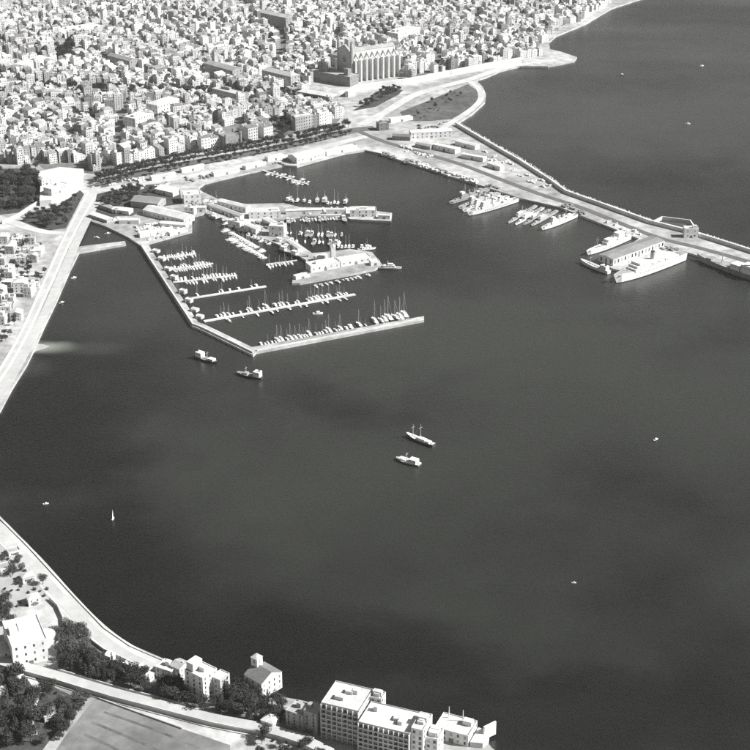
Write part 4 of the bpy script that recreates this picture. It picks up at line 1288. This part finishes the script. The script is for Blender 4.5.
ship('cargo_ship', 'grey cargo ship with white bridge lying alongside at the frame edge', 'ship', (696, 259.5), (784, 289.5), 15, 6, 'hull_grey', 'deck', [(.02, .1, .8, 0, 6, 'white_paint'), (-.12, .14, .85, 0, 9, 'white_paint'), (.33, .06, .6, 0, 2.5, 'hull_grey')], [(.2, 16), (-.33, 16)], [(-.14, 15, 2.2, 'white_paint')], (), 0, None, 0, .3, (.2, -.32))
# four anchored vessels in the bay
ship('anchored_coaster', 'dark-hulled coaster with white bridge anchored nearest the west mole', 'ship', (217, 364), (195.5, 357), 7.5, 2.3, 'hull_dark', 'deck', [(-.28, .26, .8, 0, 5, 'white_paint'), (.26, .24, .66, 0, 2.0, 'white_paint')], [(.05, 8)], [(-.38, 7, .8, 'hull_dark')], (), 0, 'vessels anchored in the bay')
ship('anchored_coaster', 'dark-hulled coaster with a bright stern bridge below the outer pier', 'ship', (236.5, 374), (262, 379), 7.5, 2.3, 'hull_dark', 'deck', [(-.33, .24, .85, 0, 5, 'white_paint'), (.12, .16, .6, 0, 1.6, 'deck')], [(.12, 8)], [(-.4, 7, .8, 'hull_dark')], (), 0, 'vessels anchored in the bay')
ship('anchored_schooner', 'dark schooner with a tall mast anchored in mid bay', 'ship', (406, 436), (434, 447), 7, 2.4, 'hull_dark', 'deck_pale', [(-.08, .26, .6, 0, 1.8, 'white_paint'), (-.3, .14, .6, 0, 1.4, 'white_paint')], [(-.02, 15), (.25, 12)], (), (), 0, 'vessels anchored in the bay', 0, .8)
ship('anchored_barge', 'broad pale work boat anchored beside the schooner in mid bay', 'ship', (396, 459), (420, 466), 8.5, 1.8, 'hull_grey', 'deck_pale', [(-.24, .3, .7, 0, 3.4, 'white_paint'), (.2, .3, .62, 0, 1.2, 'deck_pale')], [(.05, 8)], (), (), 0, 'vessels anchored in the bay')

# ================================================================== TREES OF THE SEAFRONT
random.seed(8)
CTX[0] = 'promenade_tree'
def tree_line(pts, step, kind, s0, s1, what, group, jitter=1.0, z=LZ, skip=.06):
    l = [G(a, b, z) for a, b in pts]
    k = 0
    for i in range(len(l) - 1):
        n = max(1, int((l[i + 1] - l[i]).length / step))
        for j in range(n):
            if random.random() < skip:
                continue
            p = l[i].lerp(l[i + 1], (j + .5) / n)
            k += 1
            tree(kind, p.x + random.uniform(-jitter, jitter), p.y + random.uniform(-jitter, jitter), z, random.uniform(s0, s1), f'{nth(k)} {what}', group)
tree_line([(96, 180.5), (130, 170.5), (180, 160.5), (240, 150.5), (300, 138.5), (350, 127)], 6.2, 'round', 1.1, 1.45, 'tree from the left in the town-side promenade row', 'promenade trees')
tree_line([(94, 184), (132, 174.3), (182, 164.3), (242, 154), (302, 142), (351, 130.5)], 6.4, 'round', 1.05, 1.4, 'tree from the left in the middle promenade row', 'promenade trees', skip=.15)
tree_line([(100, 187), (134, 178.5), (184, 168.5), (244, 158), (304, 145.8), (352, 134.5)], 8.5, 'round', .8, 1.15, 'tree from the left in the sea-side promenade row', 'promenade trees', skip=.25)
def tree_patch(poly, n, kinds, s0, s1, what, group, z=LZ, mind=4.0):
    xs = [p[0] for p in poly]; ys = [p[1] for p in poly]
    done = []
    tries = 0
    while len(done) < n and tries < n * 40:
        tries += 1
        a, b = random.uniform(min(xs), max(xs)), random.uniform(min(ys), max(ys))
        if not inside(a, b, poly):
            continue
        p = G(a, b, z)
        if any((p - q).length < mind for q in done):
            continue
        done.append(p)
    done.sort(key=lambda p: P(p.x, p.y, z)[0])
    for k, p in enumerate(done):
        kd = random.choice(kinds)
        nm = {'round': 'round-crowned tree', 'big': 'dense dark tree', 'pale': 'pale bushy tree', 'pine': 'dark conical pine', 'cypress': 'slim dark cypress', 'bush': 'dark low shrub'}[kd]
        tree(kd, p.x, p.y, z, random.uniform(s0, s1), f'{nm}, {nth(k + 1)} from the left {what}', group)
CTX[0] = 'garden_tree'
tree_patch([(-8, 172), (36, 170), (39, 185), (38, 203), (24, 210), (-8, 214)], 80, ('round', 'big', 'big'), .9, 1.4, 'in the dark garden beside the bastion', 'garden trees by the bastion', mind=3.0)
tree_patch([(24, 220), (40, 211), (60, 207), (78, 194), (80, 198), (66, 226), (48, 229)], 34, ('round', 'bush', 'big'), .7, 1.1, 'in the sunken garden below the bastion', 'sunken garden trees')
tree_patch([(355, 109), (371, 100), (375, 94), (392, 89), (401, 91), (376, 105)], 26, ('round',), .8, 1.1, 'in the terrace garden below the cathedral', 'terrace garden trees')
tree_patch([(56, 47), (73, 45), (74, 63), (60, 65)], 24, ('round', 'big'), 1.0, 1.4, 'in the walled garden high in the old town', 'old town garden trees')
tree_patch([(74, 113), (94, 113), (94, 120), (74, 120)], 9, ('round',), .9, 1.2, 'in the small courtyard garden amid old town roofs', 'courtyard garden trees')
tree_patch([(271, 120), (287, 117), (288, 136), (272, 140)], 16, ('big', 'round'), 1.0, 1.5, 'in the square behind the promenade houses', 'square trees')
tree_patch([(410, 112), (432, 102), (455, 92), (462, 96), (445, 108), (420, 119)], 16, ('bush', 'round'), .6, 1.0, 'in the little seaside park', 'park trees')
tree_patch([(100, 196), (132, 188), (156, 186), (150, 196), (128, 204), (120, 212), (100, 206)], 34, ('round',), .8, 1.1, 'in the yard behind the shipyard sheds', 'yard trees')

# ================================================================== WESTERN HILLSIDE HOUSES
random.seed(31)
west = [(-30, 234), (2, 236), (40, 241), (52, 247), (42, 273), (29, 300), (15, 330), (-4, 358), (-50, 380)]
ra = G(97, 186, LZ); rb = G(14, 354, LZ)
wu = (rb - ra).normalized(); wn = Vector((wu.y, -wu.x, 0))
if wn.x > 0:
    wn = -wn
k = 0
wang = math.atan2(-wu.y, -wu.x)
wt = 0
for i in range(40):
    for j in range(8):
        p = ra + wu * (i * 15 + random.uniform(-2, 2)) + wn * (13 + j * 16 + random.uniform(-2, 2))
        a, b = P(p.x, p.y, LZ)
        if not inside(a, b, west):
            continue
        if random.random() < .62:
            k += 1
            hs = dict(w=random.uniform(8, 13), d=random.uniform(8, 12.5), h=random.choice((5, 7, 8.5, 10, 12)), rk=random.choice(('flat', 'flat', 'flat', 'hip', 'gable')), tone=random.choice((0, 0, 0, 1, 2)), rt=random.choice((0, 0, 0, 1)), seed=random.randrange(10 ** 6))
            st = random.getstate()
            wa, ro = house_parts(hs, True)
            random.setstate(st)
            e = empty('hillside_house', (p.x, p.y, LZ - .1), wang - math.pi / 2 + random.uniform(-.15, .15) + math.pi / 2, f'{TONE[hs["tone"]]} {RK[hs["rk"]]} house west of the seafront road, {nth(i + 1)} block down, {nth(j + 1)} back from road', 'house', 'houses west of the seafront road')
            wa.build('wall', WM, e); ro.build('roof', WM, e)
        elif random.random() < .8:
            for q in range(2):
                wt += 1
                tree('round', p.x + random.uniform(-5, 5), p.y + random.uniform(-5, 5), LZ, random.uniform(.6, 1.0), f'{nth(wt)} dark tree among the houses west of the seafront road', 'trees among the western houses')

# ================================================================== FOREGROUND: VILLAS, HOTEL, TREES
random.seed(12)
e, w_ = building('white_villa', 'large bright white villa beside the curving promenade', 'villa', (14, 668), (49, 660), 33, 18, 'wall0', 'flat', 'roof0', None, (5.5, 1.3, 2.0), bulk=2, floors=3)
mb = MB(); mb.cyl(w_ / 2 + 2, 3, 0, 8, 7, 7, 20); t = mb.build('round_wing', 'wall0', e)
mb = MB(); mb.cyl(w_ / 2 + 2, 3, 8, 8.9, 7.4, 7.4, 20); mb.build('roof_rim', 'stone_pale', t)
building('villa_annexe', 'low white annexe left of the large villa', 'house', (-14, 663), (11, 660), 14, 7, 'wall0', 'hip', 'roof0', None, (5, 1.2, 1.8), floors=2, chimney=1)
wall_line('terrace_wall', 'curved white terrace wall between large villa and promenade', 'wall', [(50, 600), (58, 608), (63, 619), (64, 630), (60, 641), (52, 648)], 3, 1.0, 'stone_pale')
building('shore_house', 'small white house where the promenade ends', 'house', (156, 676), (171, 681), 11, 8, 'wall0', 'flat', 'roof0', 'shore villas', (4, 1.1, 1.6), floors=2, bulk=1)
building('shore_house', 'small white gabled house next to where promenade ends', 'house', (171, 676), (180, 680), 10, 9, 'wall0', 'gable', 'roof1', 'shore villas', (4, 1.1, 1.6), floors=2, chimney=1)
building('shore_house', 'low white garden house by the hill road', 'house', (137, 681), (147, 685), 8, 5, 'wall0', 'hip', 'roof0', 'shore villas', (4, 1.1, 1.5), floors=1)
e, w_ = building('tall_villa', 'tall white villa with bright side wall among dark trees', 'villa', (186, 695), (204, 704), 14, 21, 'wall0', 'flat', 'roof0', 'shore villas', (4.2, 1.3, 2.0), bulk=1, floors=6)
mb = MB(); mb.box(-w_ / 2 + 1, -w_ / 2 + 7, -6, 3, 22 - .6, 27); mb.build('roof_storey', 'wall0', e)
e, w_ = building('villa', 'pale villa with balconies right of the tall white villa', 'villa', (212, 697), (221, 701), 10, 17, 'wall2', 'flat', 'roof0', 'shore villas', (4, 1.3, 2.0), floors=4)
building('gabled_house', 'dark-roofed gabled house with a brilliant white end wall', 'house', (245, 690), (262, 700), 19, 13, 'wall0', 'gable', 'roof3', 'shore villas', (4.5, 1.2, 1.9), floors=3, chimney=1, pitch=.5)
e, w_ = building('belvedere_tower', 'slender white belvedere tower behind the dark-roofed gabled house', 'tower', (252, 685), (258, 688), 5.5, 23, 'wall0', 'hip', 'roof1', None, (3, 1.1, 2.2), floors=5)
building('terrace_house', 'grey terrace house with white roof left of the big hotel', 'house', (286, 726), (303, 732), 13, 13, 'wall3', 'flat', 'roof1', 'shore villas', (3.6, 1.2, 2.0), floors=5, bulk=1)
building('terrace_house', 'grey terrace house touching the gap beside the big hotel', 'house', (304, 731), (317, 736), 12, 17, 'wall3', 'flat', 'roof0', 'shore villas', (3.6, 1.2, 2.0), floors=6, bulk=1)
building('roadside_house', 'small white pyramid-roofed house at the end of the hill road', 'house', (261, 727), (273, 731), 9, 6, 'wall0', 'hip', 'roof0', 'shore villas', (4, 1.1, 1.6), floors=1, pitch=.7)
building('bathing_hut', 'tiny white hut in front of the grey terrace houses', 'hut', (306, 744), (312, 745.5), 4, 4, 'wall0', 'gable', 'roof0', 'shore villas')
def hotel_block(e, x0, x1, y0, y1, h, bays, floors, wall, with_balcony=True):
    """one wing of the hotel in the hotel's own frame"""
    w_, d = x1 - x0, y1 - y0
    cx, cy = (x0 + x1) / 2, (y0 + y1) / 2
    wa, ro = MB(), MB()
    shell(wa, w_, d, h, True)
    wa.v = [(p[0] + cx, p[1] + cy, p[2]) for p in wa.v]
    roof_shape(ro, 'flat', w_, d, h)
    ro.v = [(p[0] + cx, p[1] + cy, p[2]) for p in ro.v]
    wo_ = wa.build('wing', wall, e)
    rf = ro.build('flat_roof', 'roof0', wo_)
    wms = [window_mesh(1.7, 2.1), window_mesh(1.7, 2.1), window_mesh(1.7, 2.1, 'shutter'), window_mesh(1.7, 2.1, 'deck'), window_mesh(1.7, 2.1, 'stone')]
    fh = (h - 2.0) / floors
    for k in range(floors):
        for i in range(bays):
            link('window', random.choice(wms), wo_, (x0 + w_ * (i + .5) / bays, y0, 1.2 + fh * (k + .5)))
        nx = max(2, int(d / 4.5))
        for i in range(nx):
            link('window', random.choice(wms), wo_, (x1, y0 + d * (i + .5) / nx, 1.2 + fh * (k + .5)), math.pi / 2)
        if with_balcony and k:
            mb = MB(); mb.box(x0 + .4, x1 - .4, y0 - 1.3, y0 - .06, fh * k + .9, fh * k + 1.1, 0, None, True)
            mb.box(x0 + .4, x1 - .4, y0 - 1.3, y0 - 1.2, fh * k + 1.1, fh * k + 1.9, 0)
            mb.build('balcony', wall, wo_)
    if with_balcony:
        for i in range(bays + 1):
            x = x0 + .3 + (w_ - .6) * i / bays
            mb = MB(); mb.box(x - .28, x + .28, y0 - 1.5, y0 - .03, 0, h - .8); mb.build('pilaster', wall, wo_)
    for q in range(3):
        mb = MB(); x = random.uniform(x0 + 4, x1 - 4); y = random.uniform(y0 + d * .35, y1 - 4); a = random.uniform(1.2, 3.2); b = random.uniform(1.2, 2.6)
        mb.box(x - a, x + a, y - b, y + b, h - .69 + q * .001, h + random.uniform(1.0, 3.0)); mb.build('roof_hut', 'wall1', rf)
    return wo_
HT = 27.0
A_, B_ = G(321, 702, LZ + HT), G(357, 710, LZ + HT)
ha = math.radians(-21)
e = empty('seaside_hotel', (A_.x, A_.y, LZ - .1), ha, 'big seaside hotel with white roofs, shaded balconied front and bright end wall', 'hotel')
hotel_block(e, 0, 26, 0, 25, HT, 7, 7, 'wall2')
hotel_block(e, 27.5, 62, -5, 18, HT - 4, 10, 6, 'wall2')
hotel_block(e, 26.05, 34, 19, 27, HT - 1.5, 2, 7, 'wall0', False)
hotel_block(e, 62.05, 70, -2.5, 15, HT - 1, 2, 6, 'wall0', False)
hotel_block(e, 70.05, 78, 2, 14, HT - 9, 2, 4, 'wall0', False)
# bathing terrace building beyond the hotel
e, w_ = building('bathing_pavilion', 'low white seaside pavilion with roof masts right of the hotel', 'pavilion', (434, 738), (468, 747), 17, 9, 'wall0', 'flat', 'roof0', None, (4, 1.4, 2.0), floors=2, bulk=1)
for x in (-w_ / 2 + 5, 3):
    mb = MB(); mb.cyl(x, 5, 9, 17, .35, .2, 6); mb.build('mast', 'white_paint', e)
mb = MB(); mb.prism([(w_ / 2 + 1, -8), (w_ / 2 + 9, -6), (w_ / 2 + 11, 0), (w_ / 2 + 9, 7), (w_ / 2 + 1, 8.4)], 0, 4); mb.build('sea_terrace', 'stone_pale', e)
mb = MB(); mb.prism([(w_ / 2 + 6, 3), (w_ / 2 + 7, 3), (w_ / 2 + 12, 11), (w_ / 2 + 11, 11.6)], 0, 10); mb.build('diving_tower', 'white_paint', e)
for k, (a, b) in enumerate(((88, 676), (98, 668), (108, 661), (118, 676), (126, 667), (136, 671), (146, 675))):
    building('garden_house', f'tiny white garden house among the dark trees above the hill road, {nth(k + 1)} from left', 'house', (a - 3, b), (a + 2.5, b + 2), random.uniform(4, 6), random.uniform(3.5, 6.5), 'wall0', random.choice(('flat', 'gable', 'hip')), random.choice(('roof0', 'roof1')), 'garden houses above the hill road', (2.6, .9, 1.2), floors=1)
wall_line('garden_wall', 'pale garden wall between the promenade and the dark tree belt', 'wall', [(72, 624), (84, 636), (104, 651), (132, 664), (152, 672)], 2.2, .6, 'stone_pale')
wall_line('garden_wall', 'pale garden wall along the upper edge of the hill road', 'wall', [(58, 671), (110, 686.5), (160, 699.5), (186, 706)], 2.0, .6, 'stone_pale')
for k, (a, b, ww_, dd, hh, lab) in enumerate(((20, 690, 9, 9, 6, 'pale house at the top of the dark corner wood'), (50, 722, 10, 9, 5, 'low pale house in the garden beside the dark lane'), (2, 700, 8, 8, 6, 'pale house half hidden in the dark corner wood'), (6, 575, 14, 9, 6, 'pale house on the sandy ground at the left edge'), (28, 583, 11, 8, 5, 'low white house on the sandy ground above the large villa'), (14, 556, 8, 7, 4, 'small white hut on the sandy ground near the promenade'), (34, 606, 12, 8, 6, 'white house just behind the large villa'))):
    building('garden_villa', lab, 'house', (a - 5, b + 1), (a + 7, b - 2), dd, hh, 'wall0', random.choice(('flat', 'hip', 'gable')), random.choice(('roof0', 'roof0', 'roof1')), 'small pale houses by the promenade', (3.4, 1.0, 1.4), floors=1 if hh < 6 else 2)
for q in ([(104, 712), (150, 728), (200, 748)], [(92, 722), (140, 742), (170, 756)], [(84, 734), (110, 746), (130, 758)]):
    structure(ribbon('field_path', q, 2.2, 'earth', z=LZ + .12)[0])
structure(ribbon('driveway', [(24, 671), (32, 680), (38, 690), (34, 702), (30, 716), (34, 735)], 5, 'road_pale', z=LZ + .2)[0])
# planting
tree_patch([(54, 642), (66, 624), (80, 636), (92, 646), (84, 656), (60, 656)], 20, ('pale',), .75, 1.15, 'in the grey grove right of the large villa', 'grove beside the villa')
tree_patch([(58, 660), (84, 656), (110, 664), (152, 680), (150, 694), (100, 682), (60, 670)], 46, ('pine', 'cypress', 'big', 'big', 'cypress'), .75, 1.15, 'in the dark belt above the hill road', 'trees above the hill road', mind=3.6)
tree_patch([(160, 684), (180, 684), (184, 698), (200, 709), (205, 712), (164, 700)], 22, ('big', 'pine', 'big'), .8, 1.15, 'in the clump left of the tall villa', 'trees round the shore villas')
tree_patch([(212, 706), (224, 702), (224, 690), (243, 690), (250, 700), (262, 704), (258, 722), (222, 714)], 34, ('big', 'pine', 'cypress', 'big'), .8, 1.25, 'between tall villa and gabled house', 'trees round the shore villas')
tree_patch([(264, 702), (282, 700), (284, 724), (276, 726), (262, 722)], 14, ('big', 'cypress'), .7, 1.05, 'between gabled house and terrace houses', 'trees round the shore villas')
tree_patch([(258, 736), (320, 748), (330, 762), (260, 760)], 16, ('big', 'bush'), .6, 1.0, 'below the terrace houses', 'trees round the shore villas')
tree_patch([(-10, 676), (16, 678), (34, 692), (40, 712), (34, 742), (-10, 752)], 30, ('big', 'big', 'pine'), .9, 1.5, 'in the dark wood at the bottom corner', 'wood in the bottom corner', mind=4.6)
tree_patch([(40, 684), (62, 690), (84, 700), (70, 722), (56, 742), (42, 746)], 20, ('pale', 'big', 'bush'), .6, 1.0, 'in the garden below the hill road', 'garden trees below the hill road')
tree_line([(90, 698), (76, 716), (60, 742)], 5, 'big', .55, .8, 'tree from the hill road along the dark lane', 'trees along the lane')
tree_patch([(-4, 604), (8, 602), (12, 622), (10, 634), (-4, 632)], 9, ('big',), .8, 1.1, 'left of the large villa', 'trees left of the villa')
tree_patch([(14, 604), (34, 598), (34, 604), (16, 610)], 7, ('pale', 'bush'), .6, .9, 'just above the large villa', 'trees above the villa')
tree_patch([(2, 548), (20, 560), (46, 584), (54, 598), (30, 596), (2, 590)], 36, ('bush', 'bush', 'pale'), .35, 1.1, 'on the sandy ground by the promenade', 'shrubs on the sandy ground', mind=2.0)
wall_line('field_wall', 'low stone wall along the upper edge of the pale field', 'wall', [(99, 699), (140, 714), (182, 729)], 1.2, .7, 'stone')
wall_line('road_parapet', 'pale parapet on the lower edge of the hill road', 'wall', [(-20, 660.5), (20, 670.5), (60, 681.5), (110, 696.5), (160, 709.5), (210, 722.5), (255, 731.5)], .9, .5, 'quay', z=6.0)

# ================================================================== QUAYSIDE GOODS
random.seed(90)
goods = [('pale', [(104, 183), (150, 176), (152, 180), (108, 188)], 10, 'on the west end of the town quay'), ('dark', [(180, 178), (214, 172), (212, 178), (186, 183)], 9, 'on the town quay by the inner basin'),
         ('dark', [(268, 163), (296, 157), (296, 163), (272, 167)], 10, 'at the root of the thin jetty'), ('pale', [(300, 208), (344, 209), (344, 214), (302, 214.5)], 14, 'on the open deck of the inner mole'),
         ('dark', [(188, 198), (214, 200), (216, 206), (192, 206)], 8, 'between the inner basin warehouses'), ('pale', [(150, 228), (188, 224), (188, 230), (152, 235)], 12, 'on the shipyard slip'),
         ('dark', [(370, 150), (420, 163), (418, 166), (372, 153)], 14, 'along the inner edge of breakwater quay'), ('dark', [(430, 166), (500, 188), (498, 191), (430, 170)], 16, 'on the quay beside the warships'),
         ('pale', [(520, 168), (552, 186), (548, 192), (516, 178)], 10, 'on the sandy breakwater yard'), ('dark', [(560, 202), (600, 216), (596, 220), (560, 206)], 10, 'on the quay between warships and passenger shed'),
         ('dark', [(250, 222), (266, 224), (270, 232), (250, 228)], 8, 'near the bend of the club arm'), ('pale', [(316, 259), (366, 256), (372, 260), (318, 264)], 12, 'behind the yacht club'),
         ('pale', [(205, 214), (262, 237), (262, 232), (214, 208)], 22, 'along the open deck of the club arm'), ('pale', [(110, 190), (176, 182), (178, 186), (112, 193)], 12, 'behind the yard trees on the quay road'),
         ('pale', [(400, 158), (480, 182), (478, 185), (400, 160)], 22, 'along the warship quay edge'), ('pale', [(600, 218), (640, 233), (638, 237), (600, 221)], 10, 'beside the steamer berth'), ('pale', [(134, 228), (160, 222), (160, 226), (138, 233)], 10, 'among the shipyard sheds'),
         ('pale', [(400, 146), (430, 154), (430, 158), (400, 150)], 10, 'beside the grey breakwater shed'), ('pale', [(480, 150), (520, 166), (512, 172), (478, 158)], 12, 'on the breakwater yard near the seawall'),
         ('dark', [(640, 242), (676, 249), (670, 252), (642, 244)], 8, 'behind the passenger shed'), ('dark', [(420, 122), (446, 122), (446, 128), (420, 130)], 8, 'above the long harbour warehouse')]
stacks = []
for i in range(4):
    mb = MB()
    for q in range(3):
        x = -2.4 + q * 2.2
        mb.box(x, x + random.uniform(1.6, 2.1), -1.4, random.uniform(.4, 1.4), 0, random.uniform(1.2, 2.8))
    stacks.append(mb)
sm = {t: [s_.mesh('goods_stack', [mt]) for s_ in stacks] for t, mt in (('pale', 'wall1'), ('dark', 'stone_dark'))}
for tn, poly, n, where in goods:
    xs = [p[0] for p in poly]; ys = [p[1] for p in poly]
    pts = []
    tr = 0
    while len(pts) < n and tr < 900:
        tr += 1
        a, b = random.uniform(min(xs), max(xs)), random.uniform(min(ys), max(ys))
        if inside(a, b, poly):
            pts.append((a, b))
    pts.sort()
    for k, (a, b) in enumerate(pts):
        p = G(a, b, LZ)
        o = link('goods_stack', random.choice(sm[tn]), None, (p.x, p.y, LZ - .05), UA + random.choice((0, 1.57)) + random.uniform(-.2, .2), (random.uniform(.8, 1.6),) * 2 + (random.uniform(.7, 1.2),))
        tag(o, f'{tn} stack of goods {where}, {nth(k + 1)} from the left', 'goods', 'goods stacked on the quays')

# rocks heaped along the seaward foot of the breakwater: too many and too small to count
random.seed(44)
mb = MB()
bl = [G(a, b, 0) for a, b in [(456, 123), (480, 137), (520, 160), (548, 178), (566, 191), (600, 203), (650, 221), (690, 231), (750, 250), (830, 276)]]
for i in range(len(bl) - 1):
    d = bl[i + 1] - bl[i]
    n = Vector((-d.y, d.x, 0)).normalized()
    for k in range(int(d.length * 1.6)):
        p = bl[i] + d * random.random() + n * random.uniform(-1.0, 5)
        r = random.uniform(.5, 1.5)
        c = [Vector((random.gauss(0, 1), random.gauss(0, 1), random.gauss(0, .7))).normalized() * r * random.uniform(.8, 1.2) for _ in range(4)]
        o = len(mb.v)
        mb.v += [tuple(p + q + Vector((0, 0, .3))) for q in [Vector((r, 0, 0)), Vector((0, r, .1)), Vector((-r, 0, 0)), Vector((0, -r, .1)), Vector((random.uniform(-.3, .3), random.uniform(-.3, .3), r)), Vector((0, 0, -r))]]
        for f in ((0, 1, 4), (1, 2, 4), (2, 3, 4), (3, 0, 4), (1, 0, 5), (2, 1, 5), (3, 2, 5), (0, 3, 5)):
            mb.f.append(tuple(q + o for q in f)); mb.m.append(0)
tag(mb.build('breakwater_rocks', 'rock'), 'pale boulders heaped along the seaward foot of the breakwater', 'rocks', None, 'stuff')
print('trees', NT, 'boats', NB)

# ================================================================== SUMMER HAZE
m = bpy.data.materials.new('haze')
m.use_nodes = True
n = m.node_tree
n.nodes.remove(n.nodes['Principled BSDF'])
pv = n.nodes.new('ShaderNodeVolumePrincipled')
pv.inputs['Color'].default_value = (.95, .95, .95, 1)
pv.inputs['Density'].default_value = 1.9e-5
pv.inputs['Anisotropy'].default_value = 0.0
n.links.new(pv.outputs[0], n.nodes['Material Output'].inputs['Volume'])
M['haze'] = m
mb = MB()
mb.box(-14200, 14200, -6200, 26200, -4, 665, 0, None, True)
tag(mb.build('haze', 'haze'), 'thin summer haze over the whole bay', 'haze', None, 'stuff')
S.cycles.volume_bounces = 0
